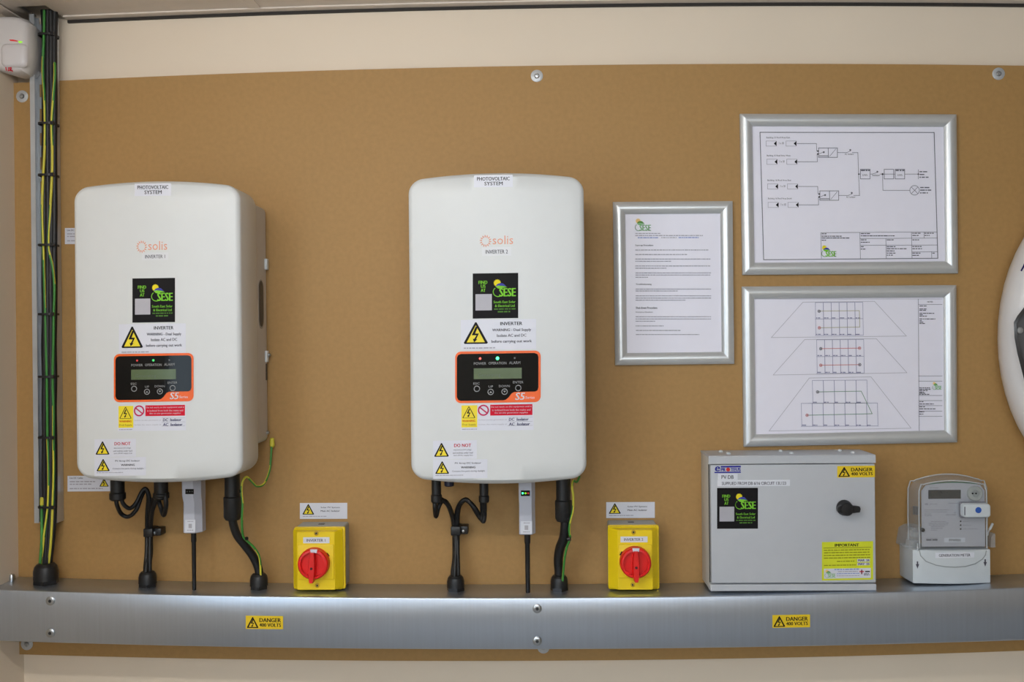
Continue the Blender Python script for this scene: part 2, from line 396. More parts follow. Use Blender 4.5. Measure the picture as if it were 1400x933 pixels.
# ceiling: sheet sagging slightly towards the ends, with the rough hole the cables come through
hx0, hx1 = un(44, 22, .0).x, un(85, 22, .0).x; HY = -0.07
xs = sorted([LEFT_X - .1, hx0, hx1] + [-0.9 + .15 * i for i in range(18)] + [RIGHT_X + .1]); ys = [FRONT_Y - .1, -2.4, -1.2, HY, BACK_Y + .1]
V = [(x, y, zceil_c(x) + (.004 if y < HY else 0)) for y in ys for x in xs]; n = len(xs); Fc = []
for i in range(len(ys) - 1):
    for j in range(n - 1):
        if i == len(ys) - 2 and xs[j] >= hx0 - 1e-6 and xs[j + 1] <= hx1 + 1e-6: continue
        Fc.append((i * n + j, i * n + j + 1, (i + 1) * n + j + 1, (i + 1) * n + j))
ce = tag(obj('ceiling', V, Fc, CEIL), kind='structure')
sm = ce.modifiers.new('thickness', 'SOLIDIFY'); sm.thickness = .012; sm.offset = 1
def sweep_x(name, xs, prof, mat, parent=None, sharp=30, kindn=None):
    """prof(x) -> closed list of (y, z); a strip that runs along x"""
    V, Fc = loft([[Vector((x, y, z)) for y, z in prof(x)] for x in xs]); o = obj(name, V, Fc, mat, parent, sharp=sharp)
    if kindn: tag(o, kind=kindn)
    return o
xr = [hx1 + .005 + (1.5 - hx1) * i / 24 for i in range(25)]
sweep_x('trim_1', xr, lambda x: [(BACK_Y, zceil_c(x) - .003), (BACK_Y - .026, zceil_c(x) - .003), (BACK_Y - .026, zceil_c(x) + .001), (BACK_Y, zceil_c(x) + .001)], TRIM, kindn='structure')
sweep_x('gap_shade_1', xr, lambda x: [(BACK_Y, zceil_c(x) - .0085), (BACK_Y - .006, zceil_c(x) - .0085), (BACK_Y - .006, zceil_c(x) - .003), (BACK_Y, zceil_c(x) - .003)], GAP, kindn='structure')  # dark strip painting the shade of the gap under the ceiling edge
xl = [LEFT_X + (hx0 - LEFT_X) * i / 3 for i in range(4)]
sweep_x('gap_shade_2', xl, lambda x: [(BACK_Y, zceil_c(x) - .0085), (BACK_Y - .006, zceil_c(x) - .0085), (BACK_Y - .006, zceil_c(x) - .001), (BACK_Y, zceil_c(x) - .001)], GAP, kindn='structure')  # same painted gap shade, left of the cable hole
V, Fc = boxv(LEFT_X, -3.0, zceil_c(LEFT_X) - .004, LEFT_X + .024, BACK_Y - .006, zceil_c(LEFT_X) - .001); tag(obj('trim_4', V, Fc, TRIM, smooth=False), kind='structure')
# joint between two ceiling panels
xj = un(350, 14, 0).x
V, Fc = boxv(xj - .012, -2.9, zceil_c(xj) - .0022, xj + .012, BACK_Y - .027, zceil_c(xj) + .002); tag(obj('trim_5', V, Fc, TRIM, smooth=False), kind='structure')
# ceiling batten with a fluorescent tube (above the picture, lights the wall)
TX0, TX1, TY = -1.0, 0.0, -1.5
zl = min(zceil_c(TX0), zceil_c(TX1)) - .002
lum = thing('ceiling_light', ((TX0 + TX1) / 2, TY, zl), 'white fluorescent batten on the ceiling above the left inverter', 'light')
box('housing', TX0 - .03, TY - .03, zl - .045, TX1 + .03, TY + .03, zl, TRIM, lum, .003)
for x in (TX0 - .02, TX1 - .005): box('lamp_holder', x, TY - .012, zl - .095, x + .025, TY + .012, zl - .04, TRIM, lum, .002)
lathe('tube', (TX0, TY, zl - .078), [(.013, 0), (.013, TX1 - TX0)], (1, 0, 0), M('tube_glow', (252, 250, 246), .5, emit=TUBE, var=0), lum, n=12)

# ------------------------------------------------------------------ backing board
bx0, bx1 = un(16, 500, 0).x, LEFT_X + 2.44
xs = [bx0 + (bx1 - bx0) * i / 40 for i in range(41)]
board = thing('backing_board', (0, 0, zb_bot(0)), 'large brown fibreboard sheet screwed to the cream wall', 'board')
sweep_x('sheet', xs, lambda x: [(BACK_Y - .0006, zb_bot(x)), (0, zb_bot(x)), (0, zb_top(x)), (BACK_Y - .0006, zb_top(x))], MDF, board)
def washer(px, py, rpx=8.3, ring=M('washer_zinc', (190, 192, 194), .45, .4, var=.06, scale=200)):
    c = un(px, py, 0); k = rpx / .668 / 1000
    w = lathe('washer', c, [(k, 0), (k, .0012), (k * .95, .0015), (k * .35, .0015)], (0, -1, 0), ring, board)
    lathe('screw_head', c + Vector((0, -.0018, 0)), [(k * .42, 0), (k * .42, .001), (k * .30, .0028), (k * .12, .003), (k * .12, .0018)], (0, -1, 0), STEEL, w, n=16)
for p in ((30.5, 132), (734, 104), (1365, 101), (37, 881), (743, 885.5)): washer(*p)

# ------------------------------------------------------------------ trunking
xs = [LEFT_X + .003 + (1.45 - LEFT_X) * i / 44 for i in range(45)]
tk = thing('cable_trunking', (0, -TD / 2, zt_bot(0)), 'long galvanised steel trunking running along the bottom of the board', 'trunking')
b = .0025
sweep_x('body', xs, lambda x: [(-.0005, zt_bot(x) + b), (-.0005, zt_top(x) - b), (-.0005 - b, zt_top(x)), (-TD + b, zt_top(x)), (-TD + .0007, zt_top(x) - .0007), (-TD, zt_top(x) - b), (-TD, zt_bot(x) + b), (-TD + b, zt_bot(x)), (-.0005 - b, zt_bot(x))], GALV, tk, sharp=60)
def pan_screw(parent, px, py, d, rpx=6.2):
    c = un(px, py, d); k = rpx / .707 / 1000
    w = lathe('screw', c, [(k, -.0002), (k, .0014), (k * .85, .0024), (k * .5, .0029), (.0001, .0030)], (0, -1, 0), STEEL, parent, n=20)
    lathe('recess', c + Vector((0, -.0028, 0)), [(k * .40, 0), (k * .36, .0005), (.0001, .0005)], (0, -1, 0), DSTEEL, w, n=6)
for p in ((69, 822), (69, 866), (734.5, 832.5), (734.5, 877)): pan_screw(tk, p[0], p[1], TD)
lathe('bolt', (un(9, 799, .05).x, -.03, zt_top(un(9, 799, .05).x)), [(.007, -.0003), (.007, .006), (.005, .011), (.0001, .012)], (0, 0, 1), STEEL, tk, n=16)
def danger(x0, y0, x1, y1, surf, parent, slope):
    p = Print(surf, slope=slope, xref=(x0 + x1) / 2); w, h = x1 - x0, y1 - y0
    p.rect(x0, y0, x1, y1, DANY, .0003, 'danger_sticker')
    p.tri(x0 + .03 * w, y0 + .10 * h, x0 + .34 * w, y0 + .93 * h, fill=DANY, bw=.09)
    p.text('DANGER', x0 + .37 * w, y0 + .17 * h, x0 + .94 * w, y0 + .48 * h, INK, bold=.03)
    p.text('400 VOLTS', x0 + .37 * w, y0 + .56 * h, x0 + .94 * w, y0 + .83 * h, INK, bold=.03)
    o = p.build(parent, 'danger_sticker'); sheet_fix(o['danger_sticker'])
danger(336, 842.5, 387, 860.5, plane(TD), tk, .012)
danger(1056, 841, 1107.5, 858.5, plane(TD), tk, -.018)

# ------------------------------------------------------------------ cable tray, cable bundle
tx0, tz0, tx1, tz1 = R(50, 24, 84, 712, .0)
tx0, tx1 = un(53.5, 400, .0).x, un(84.5, 400, .0).x
tray = thing('cable_tray', ((tx0 + tx1) / 2, 0, tz0), 'narrow vertical galvanised cable tray fixed at the left end of the board', 'cable tray')
tt = .0014; TDp = .028
zt0 = un(68, 712, 0).z; zt1 = zceil_c(tx0) - .001
box('flange', tx0, -TDp, zt0, tx0 + tt, -.0008, zt1, GALV2, tray)
box('flange', tx1 - tt, -TDp, zt0, tx1, -.0008, zt1, GALV2, tray)
box('lip', tx0, -TDp - tt, zt0, tx0 + .010, -TDp, zt1, GALV2, tray)
box('lip', tx1 - .007, -TDp - tt, zt0, tx1, -TDp, zt1, GALV2, tray)
# slotted base: rows of slots left open so that the board shows through
V, Fc = [], []
def addbox(*a):
    v, f = boxv(*a); b0 = len(V); V.extend(v); Fc.extend([tuple(b0 + i for i in q) for q in f])
sw, pitch, sl = .012, .050, .026
cols = [tx0 + tt, tx0 + .006, tx0 + .006 + sw, tx1 - .006 - sw, tx1 - .006, tx1 - tt]
addbox(cols[0], -tt - .0008, zt0, cols[1], -.0008, zt1); addbox(cols[2], -tt - .0008, zt0, cols[3], -.0008, zt1); addbox(cols[4], -tt - .0008, zt0, cols[5], -.0008, zt1)
z = zt0
while z < zt1:
    for a, b_ in ((cols[1], cols[2]), (cols[3], cols[4])): addbox(a, -tt - .0008, z, b_, -.0008, min(z + pitch - sl, zt1))
    z += pitch
obj('slotted_base', V, Fc, GALV2, tray, smooth=False)
gx, gz = un(63, 790, .045).x, 0
bun = thing('cable_bundle', (gx, -.03, zt_top(gx)), 'bundle of black and green-yellow cables tied together in the vertical tray', 'cables')
ties = [50, 171, 241, 336, 430, 515, 597.5, 692]
rnd = random.Random(3)
def bundle_path(x_of, d0, jit=.8):
    P = []
    for i, y in enumerate([14, 50, 95, 130, 171, 206, 241, 290, 336, 385, 430, 472, 515, 555, 597.5, 645, 692, 735, 765, 792]):
        j = 0 if y in ties else rnd.uniform(-jit, jit)
        dd = d0 if y < 720 else d0 + (.045 - d0) * min(1, (y - 700) / 80)
        xx = x_of + 68
        if y > 700:
            t = min(1, (y - 692) / 90); xx = 68 + x_of * (1 - .45 * t) - 4.5 * t
        elif y < 40: xx = 67.5 + x_of * 1.15
        P.append(un(xx + j, y, dd))
    return P
for k, (xo, d0) in enumerate([(-7.2, .012), (-2.5, .010), (2.0, .011), (7.0, .012), (-5.0, .021), (-.3, .022), (4.6, .021), (-7.0, .029), (-2.6, .031), (2.2, .031), (6.8, .029)]):
    tube('black_cable', bundle_path(xo * .92, d0), .0062, CABLE, bun, n=8, sub=3)
for pts in ([(60.5, 14), (60, 50), (58.5, 95), (60.5, 130), (61.5, 171), (61, 206), (59, 241), (57.5, 290), (59, 336), (60.5, 385), (62, 430), (63, 472), (64, 515), (64.5, 555), (65, 597.5), (66.5, 645), (65.5, 692), (60, 735), (57.5, 765), (58, 792)],
            [(70, 14), (72, 50), (75, 95), (73, 130), (70.5, 171), (71.5, 206), (71, 241), (68.5, 290), (66.5, 336), (72, 365), (74.5, 395), (73.5, 430), (73, 472), (72, 515), (73, 555), (73, 597.5), (73.5, 645), (72, 692), (70, 735), (67.5, 765), (66, 792)]):
    tube('earth_cable', [un(x, y, (.036 if y > 92 or x < 65 else .012) if y < 700 else .040 + .008 * (y - 700) / 90) for x, y in pts], .0026, EGRN, bun, n=8, sub=5, stripe=EYEL, twist=.13)
tube('earth_cable', [un(57.5, 684, .034), un(57, 705, .036), un(57, 740, .045), (gx - .010, -.052, zt_top(gx) + .02), (gx - .008, -.05, zt_top(gx) - .004)], .0030, EGRN, bun, n=8, sub=4, stripe=EYEL, twist=.05)
lathe('sleeve', un(57.5, 691, .034), [(.004, 0), (.004, .012), (.0031, .016)], (0, 0, 1), EYEL, bun, n=10)
for y in ties:
    c = un(67.5, y, .022); hw = .0158
    ring = [rr(c.x - hw - o_, c.y - .0200 - o_, c.x + hw + o_, c.y + .014 + o_, 0, .010, 4) for o_ in (0, .0014)]
    V2 = []
    rg = []
    for (ri, zz) in ((0, -.0022), (1, -.0022), (1, .0022), (0, .0022)):
        rg.append([Vector((p.x, p.z, c.z + zz)) for p in ring[ri]])
    rg.append(rg[0]); V2, F2 = loft(rg, False, False); t_ = obj('cable_tie', V2, F2, PLAST, bun)
    box('tie_lock', c.x + hw - .004, c.y - .0225, c.z - .0035, c.x + hw + .003, c.y - .018, c.z + .0035, PLAST, t_)
def gland(px, base_px, wpx, label, d=.050):
    x = un(px, base_px, d).x; k = wpx / .69 / 1000 / 2
    z0 = zt_top(x); g = thing('cable_gland', (x, -d, z0), label, 'cable gland', 'cable glands on the trunking')
    lathe('lock_nut', (x, -d, z0), [(k * 1.03, 0), (k * 1.03, k * .35)], (0, 0, 1), PLAST, g, n=6)
    lathe('dome_nut', (x, -d, z0 + k * .35), [(k, 0), (k, k * .7), (k * .9, k * 1.1), (k * .72, k * 1.32), (k * .5, k * 1.40), (k * .45, k * 1.25)], (0, 0, 1), PLAST, g, n=18, sharp=25)
    return x, z0 + k * 1.4
gland(63, 797, 33, 'black cable gland under the cable tray')

# ------------------------------------------------------------------ shared print pieces
def sese_logo(p, x0, y0, x1, y1, piece='logo', pale=False, lift=.0006):
    """sun, blue and green hill shapes, ring and SESE lettering"""
    w, h = x1 - x0, y1 - y0; X = lambda u: x0 + u * w; Y = lambda v: y0 + v * h
    sun = SUN if not pale else M('logo_sun_faded', (242, 206, 140), .5, var=.02)
    hill = LBLUE if not pale else DGRN
    gr = LIME if not pale else M('logo_green_faded', (142, 194, 142), .5, var=.02)
    cx, cy, r = X(.20), Y(.22), .17 * w
    p.poly([(cx + r * (1 if i % 2 else .8) * math.cos(6.2832 * i / 28), cy + r * (1 if i % 2 else .8) * math.sin(6.2832 * i / 28)) for i in range(28)], sun, lift, piece)
    p.poly([(X(.12), Y(.40)), (X(.20), Y(.28)), (X(.33), Y(.22)), (X(.46), Y(.25)), (X(.60), Y(.42)), (X(.46), Y(.38)), (X(.28), Y(.36))], hill, lift + .0002, piece)
    p.poly([(X(.12), Y(.41)), (X(.28), Y(.37)), (X(.46), Y(.39)), (X(.64), Y(.46)), (X(.44), Y(.49)), (X(.34), Y(.55)), (X(.22), Y(.52))], gr, lift + .0003, piece)
    p.arc(X(.24), Y(.71), .22 * w, .26 * h, 60, 230, .035 * w, gr, lift, piece)
    p.text('SESE', X(.30), Y(.51), X(1), Y(.97), gr, lift + .0002, piece, bold=.03)
def find_us(p, x0, y0, x1, y1):
    """square black sticker; coordinates as a 0..1 box"""
    w, h = x1 - x0, y1 - y0; X = lambda u: x0 + u * w; Y = lambda v: y0 + v * h
    p.rect(x0, y0, x1, y1, BLK, .0003, 'company_sticker', nx=6)
    for t, a, b_, c in (('FIND', .13, .32, .20), ('US', .18, .28, .285), ('AT', .18, .28, .375)):
        p.text(t, X(a), Y(c - .035), X(b_), Y(c + .035), LIME, bold=.03)
    p.rect(X(.06), Y(.46), X(.42), Y(.82), QR, .0005, 'code_patch', nx=3)
    sese_logo(p, X(.44), Y(.13), X(.94), Y(.53))
    p.text('South East Solar', X(.46), Y(.61), X(.94), Y(.665), LIME, bold=.02)
    p.text('& Electrical Ltd', X(.49), Y(.695), X(.92), Y(.75), LIME, bold=.02)
    p.greek(X(.47), Y(.795), X(.94), .025 * h, LIMED); p.greek(X(.55), Y(.855), X(.86), .028 * h, LIMED)

# ------------------------------------------------------------------ inverters
def inverter(k, left, right, ytop, ybot, xc, lean, boxes, label, dims):
    D_REAR, D_FRONT, BULGE = dims
    cz_t, cz_b = un(xc, ytop, D_FRONT).z, un(xc, ybot, D_FRONT).z
    ym = (ytop + ybot) / 2
    xl = un(left, ym, D_FRONT - .02).x; xr_ = un(right, ym, D_FRONT - .02).x
    w, cx = xr_ - xl, (xl + xr_) / 2; h = cz_t - cz_b; cz = (cz_t + cz_b) / 2; arch = .012
    root = thing('inverter', (cx, 0, cz_b), label, 'inverter', 'photovoltaic inverters')
    # arched rounded outline
    rc = .026; base = rr(-w / 2, -h / 2, w / 2, h / 2, 0, rc, 8)
    dense = []
    for i, p in enumerate(base):
        q = base[(i + 1) % len(base)]; L_ = (q - p).length; m_ = max(1, int(L_ / .014))
        for t in range(m_): dense.append(p.lerp(q, t / m_))
    def arched(p):
        a = arch * (2 * p.x / w) ** 2; s = 1 if p.z > 0 else -1
        return Vector((p.x, 0, p.z - s * a * min(1, abs(p.z) / (h / 2))))
    out = [arched(p) for p in dense]; n = len(out)
    nrm = []
    for i in range(n):
        t = (out[(i + 1) % n] - out[i - 1]).normalized(); nrm.append(Vector((t.z, 0, -t.x)) * (1 if Vector((t.z, 0, -t.x)).dot(out[i]) > 0 else -1))
    bul = lambda X: BULGE * (1 - (X / (w / 2)) ** 2)
    def ring(inset, d, sc=1.0, bulge=False):
        r_ = []
        for p, nn in zip(out, nrm):
            q = (p - nn * inset) * sc; r_.append(Vector((cx + q.x, -(d + (bul(q.x) if bulge else 0)), cz + q.z)))
        return r_
    FL = .009
    rings = [ring(.004, D_REAR), ring(.001, D_REAR + .002), ring(0, D_REAR + .004), ring(0, D_FRONT - FL)]
    for a in (15, 30, 45, 60, 75, 90):
        s = math.sin(math.radians(a)); c_ = 1 - math.cos(math.radians(a))
        t = a / 90
        rr_ = ring(FL * c_, D_FRONT - FL + FL * s); rb = ring(FL * c_, D_FRONT - FL + FL * s, 1, True)
        rings.append([p.lerp(q, t * t) for p, q in zip(rr_, rb)])
    for sc in (.9, .78, .64, .48, .32, .16, .04): rings.append(ring(FL, D_FRONT, sc, True))
    V, Fc = loft(rings); obj('cover', V, Fc, COVER, root, sharp=50)
    # chassis behind the cover
    ct, cb_ = un(xc, ytop + 34, .06).z, un(xc, ybot - 52, .06).z
    V, Fc = loft(slab_rings(cx - w / 2 + .007, cb_, cx + w / 2 - .007, ct, .010, D_REAR + .001, .012, .002)); ch = obj('chassis', V, Fc, CHASSIS, root)
    # side slot, tabs and bolts of the chassis (right-hand side)
    xs_ = cx + w / 2 - .007
    zs = lambda y: un(364, y + lean, .05).z
    def side_slot(y0, y1, d0, d1, mat, name, proud):
        V, Fc = loft([[Vector((xs_ + pr, -p.x, p.z)) for p in rr(d0 + i_, zs(y1) + i_, d1 - i_, zs(y0) - i_, 0, (d1 - d0) / 2, 6)] for pr, i_ in ((-.002, 0), (proud, 0), (proud + .0004, .0012))])
        return obj(name, V, Fc, mat, ch)
    side_slot(382, 450, .030, .068, M('slot_rim', (150, 148, 146), .4, .3), 'slot_rim', .0006)
    side_slot(384, 447, .036, .066, M('slot_dark', (66, 64, 62), .5), 'side_slot', .0012)
    box('bracket_tab', xs_ - .002, -.020, zs(367), xs_ + .005, -.006, zs(352), METW, ch, .0008)
    box('bracket_tab', xs_ - .002, -.022, zs(496), xs_ + .004, -.008, zs(480), METW, ch, .0008)
    lathe('screw', (xs_ + .003, -.012, zs(486)), [(.004, 0), (.004, .004), (.002, .006)], (1, 0, 0), STEEL, ch, n=10)
    box('side_notch', xs_ - .003, -.020, zs(521), xs_ + .0006, -.009, zs(498), M('slot_dark', (66, 64, 62)), ch)
    lathe('screw', (xs_, -.014, zs(594)), [(.004, 0), (.004, .003), (.002, .005)], (1, 0, 0), STEEL, ch, n=10)
    # printed stickers follow the bulged face
    def surf(px, py, l):
        d = D_FRONT
        for _ in range(4): d = D_FRONT + bul(un(px, py, d).x - cx)
        return un(px, py, d + l)
    def P(ref, dst): return Print(surf, slope=-.014, xref=(dst[0] + dst[2]) / 2, aff=(ref, dst))
    # 1 photovoltaic system label
    p = P((0, 0, 100, 40), boxes['pv']); p.rect(0, 0, 100, 40, WHITE, .0003, 'name_sticker', nx=6)
    p.text('PHOTOVOLTAIC', 8, 6, 92, 18, INK, bold=.012); p.text('SYSTEM', 27, 22, 74, 34, INK, bold=.012); p.build(root, 'name_sticker')
    # 2 brand mark
    p = P((0, 0, 100, 40), boxes['brand'])
    for i in range(14):
        a = 6.2832 * i / 14; p.poly([(17 + 13 * math.cos(a), 20 + 13 * math.sin(a)), (17 + 19 * math.cos(a + .1), 20 + 19 * math.sin(a + .1)), (17 + 13 * math.cos(a + .32), 20 + 13 * math.sin(a + .32)), (17 + 9.5 * math.cos(a + .16), 20 + 9.5 * math.sin(a + .16))], SOLO, .0003, 'brand_mark')
    p.text('solis', 38, 5, 99, 30, SOLO, .0003, 'brand_mark', bold=-.004); p.build(root)
    # 3 name tape
    p = P((0, 0, 100, 20), boxes['tape']); p.rect(0, 0, 100, 20, M('tape_white', (216, 217, 220), .35, var=.01), .0003, 'name_tape', nx=4)
    p.text('INVERTER ' + str(k), 12, 6, 88, 15, GREY, bold=.01); p.build(root, 'name_tape')
    # 4 company sticker
    p = P((0, 0, 100, 100), boxes['sese']); find_us(p, 0, 0, 100, 100); p.build(root, 'company_sticker')
    # 5 dual supply sticker
    p = P((630, 437, 733, 478), boxes['warn']); p.rect(630, 437, 733, 478, WHITE, .0003, 'warning_sticker', nx=8)
    p.tri(634, 440.5, 667, 470); p.text('INVERTER', 684, 440.5, 714, 445, INK, bold=.02)
    p.text('WARNING - Dual Supply', 673, 449.5, 726, 454.3, GREY, bold=.018); p.text('Isolate AC and DC', 679.5, 457, 719.5, 461, GREY, bold=.018)
    p.text('before carrying out work', 672, 465, 727, 470, GREY, bold=.018); p.greek(634, 475.7, 677, 1.6, LGREY); p.build(root, 'warning_sticker')
    # 6 operating panel
    p = P((0, 0, 1400, 862), boxes['panel'])
    def rrp(x0, y0, x1, y1, r, n=6):
        o_ = []
        for cx_, cy_, a0 in ((x1 - r, y1 - r, 0), (x0 + r, y1 - r, 90), (x0 + r, y0 + r, 180), (x1 - r, y0 + r, 270)):
            for i in range(n + 1): a = math.radians(a0 + 90 * i / n); o_.append((cx_ + r * math.cos(a), cy_ + r * math.sin(a)))
        return o_
    p.poly(rrp(25, 25, 1335, 815, 90), ORANGE, .0010, 'display_panel', strip=70)
    pa = [(1300, 110 + 30)] ; body = [(x, y) for x, y in rrp(52, 62, 1300, 780, 60)]
    body = [(52 + 60, 780), (52 + 20, 765), (52, 720), (52, 122), (70, 80), (112, 62), (1240, 62), (1285, 80), (1300, 122), (1300, 590), (1285, 635), (1250, 652), (930, 655), (890, 675), (840, 740), (800, 772), (760, 780)]
    p.poly(body, PANEL, .0014, 'panel_face', strip=70)
    p.rect(310, 285, 1045, 450, LCD, .0018, 'screen', nx=8)
    p.text('Generating', 380, 360, 720, 430, M('lcd_ink', (70, 84, 62), .4), .002, 'screen')
    for t, x0, y0, x1, y1 in (('POWER', 312, 192, 500, 232), ('OPERATION', 538, 190, 810, 230), ('ALARM', 852, 186, 1022, 228), ('ESC', 305, 500, 400, 534), ('UP', 538, 550, 605, 584), ('DOWN', 697, 545, 862, 580), ('ENTER', 910, 488, 1070, 524)):
        p.text(t, x0, y0, x1, y1, PTXT, .0017)
    for bx_, by_, kind in ((358, 598, 0), (570, 650, 1), (782, 648, 2), (992, 595, 0)):
        bn = 'button#%d' % bx_; p.arc(bx_, by_, 42, 42, 0, 360, 12, PTXT, .0018, bn)
        if kind:
            s_ = -1 if kind == 1 else 1
            p.poly([(bx_ - 22, by_ - 14 * s_), (bx_ + 22, by_ - 14 * s_), (bx_, by_ + 16 * s_)], PTXT, .0018, bn)
    bright = k == 2
    p.disc(408, 136, 17, LEDR if bright else LEDRD, .0018, 'indicator_light#1'); p.disc(674, 136, 25 if bright else 20, LEDG if bright else LEDGD, .0018, 'indicator_light#2'); p.disc(937, 136, 14, LEDO, .0018, 'indicator_light#3')
    p.text('S5', 945, 668, 1080, 778, WHITE, .0017, bold=.02, shear=.15); p.text('Series', 1100, 722, 1240, 762, WHITE, .0017, shear=.1)
    p.build(root, 'display_panel')
    # 7 isolation sticker
    p = P((0, 0, 1400, 535), boxes['dual']); p.rect(60, 60, 1330, 520, WHITE, .0003, 'isolation_sticker', nx=8)
    p.rect(75, 75, 350, 460, YEL, .0005, 'warning_panel', nx=2); p.tri(95, 95, 315, 300, .0007, 'warning_panel', bw=.035)
    p.text('WARNING', 90, 330, 315, 365, M('ink_orange_red', (206, 80, 30), .5), .0008, bold=.03); p.text('Dual Supply', 90, 395, 325, 435, M('ink_olive', (120, 112, 40), .5), .0008)
    p.arc(457, 165, 85, 85, 0, 360, 24, M('ink_magenta', (196, 40, 90), .5), .0006, 'prohibition_mark'); p.line([(395, 115), (520, 215)], 22, M('ink_magenta', (196, 40, 90)), .0006, 'prohibition_mark')
    p.rect(575, 70, 1310, 260, RED, .0005, 'red_panel', nx=5)
    p.text('Do not work on this equipment until it', 590, 95, 1295, 130, WHITE, .0008, bold=.01); p.text('is isolated from both the mains and', 610, 150, 1275, 182, WHITE, .0008, bold=.01); p.text('the on-site generation supplies', 650, 200, 1230, 235, WHITE, .0008, bold=.01)
    p.text('Isolate on-site generation at', 375, 320, 865, 350, LGREY, .0006); p.text('Isolate the mains supply at', 375, 400, 865, 430, LGREY, .0006)
    for y in (295, 370, 440): p.line([(880, y), (1310, y)], 5, LGREY, .0005, 'ruled_line')
    p.text('DC  Isolator', 900, 305, 1240, 355, PEN, .0008, 'handwriting', bold=.025, shear=.12); p.text('AC  Isolator', 900, 388, 1260, 440, PEN, .0008, 'handwriting', bold=.025, shear=.12)
    p.greek(85, 492, 345, 14, LGREY); p.build(root, 'isolation_sticker')
    # 8 do-not sticker and array sticker
    p = P((0, 0, 1322, 933), boxes['low']); p.rect(110, 40, 1040, 435, WHITE, .0003, 'do_not_sticker', nx=5); p.tri(135, 90, 445, 380)
    p.text('DO NOT', 560, 110, 915, 180, RED, bold=.02)
    for t, x0, x1, y in (('disconnect DC plugs', 545, 925, 243), ('and sockets under load', 530, 955, 303), ('turn off AC supply first', 545, 955, 360)): p.text(t, x0, y - 18, x1, y + 18, GREY)
    p.build(root, 'do_not_sticker')
    p = P((0, 0, 1322, 933), boxes['low']); p.rect(110, 445, 1265, 850, WHITE, .0004, 'array_sticker', nx=6); p.tri(158, 480, 450, 745, .0007)
    p.text('PV Array DC Isolator', 575, 505, 1130, 552, GREY, .0008, bold=.01); p.text('WARNING', 705, 592, 1010, 636, INK, .0008, bold=.02); p.text('Contains live parts during daylight', 515, 675, 1210, 718, GREY, .0008)
    p.greek(160, 778, 750, 16, LGREY, .0008); p.build(root, 'array_sticker')
    return root, cx, w, cz_b
inv1, cx1, w1, zb1 = inverter(1, 108, 333.6, 247, 660.5, 228, 0,
    dict(pv=(184, 251, 234, 268), brand=(186.5, 327.5, 229, 347), tape=(194, 345.5, 230, 356), sese=(181, 380.5, 239.3, 441), warn=(162.5, 443, 254, 483.5), panel=(153.5, 481.5, 270, 553.5), dual=(156.5, 549, 259.5, 590.5), low=(122.5, 598, 203, 656)),
    'white photovoltaic inverter marked INVERTER 1 with its beige side in view', (.100, .210, .009))
inv2, cx2, w2, zb2 = inverter(2, 561.5, 799.5, 236, 662.5, 683, 0,
    dict(pv=(648, 239.5, 701, 256), brand=(656, 320, 702, 339), tape=(659, 338, 699, 350), sese=(646.3, 373.7, 708.5, 435.5), warn=(630, 437, 733, 478), panel=(620, 478, 745, 555), dual=(625, 548, 735, 590), low=(585, 600, 670, 660)),
    'white photovoltaic inverter marked INVERTER 2, seen straight on with a bright green light', (.100, .210, .009))

# ------------------------------------------------------------------ cables, connectors and data sticks under the inverters
def connector(parent, x0, y0, x1, y1, d, name='connector', collar=.35):
    X0, z0, X1, z1 = R(x0, y0, x1, y1, d); r = (X1 - X0) / 2; h = z1 - z0
    return lathe(name, ((X0 + X1) / 2, -d, z1 + .012), [(r * .86, 0), (r * .86, -(.012 + h * (1 - collar)) + .002), (r, -(.012 + h * (1 - collar))), (r, -(.012 + h * .92)), (r * .8, -(.012 + h)), (r * .5, -(.012 + h))], (0, 0, 1), PLAST, parent, n=20, sharp=30)
def clip(px0, py0, px1, py1, sx, sy, d, label):
    x0, z0, x1, z1 = R(px0, py0, px1, py1, d); g = thing('cable_clip', ((x0 + x1) / 2, 0, z0), label, 'cable clip', 'cable clips on the board')
    box('saddle', x0, -d - .004, z0, x0 + (x1 - x0) * .58, 0, z1, PLAST, g, .002)
    box('tab', x0 + (x1 - x0) * .55, -d + .006, z0 + .001, x1, 0, z1 - .001, PLAST, g, .002)
    c = un(sx, sy, d - .006); lathe('screw', c, [(.0040, -.001), (.0040, .001), (.0025, .0025), (.0001, .0028)], (0, -1, 0), STEEL, g, n=12)
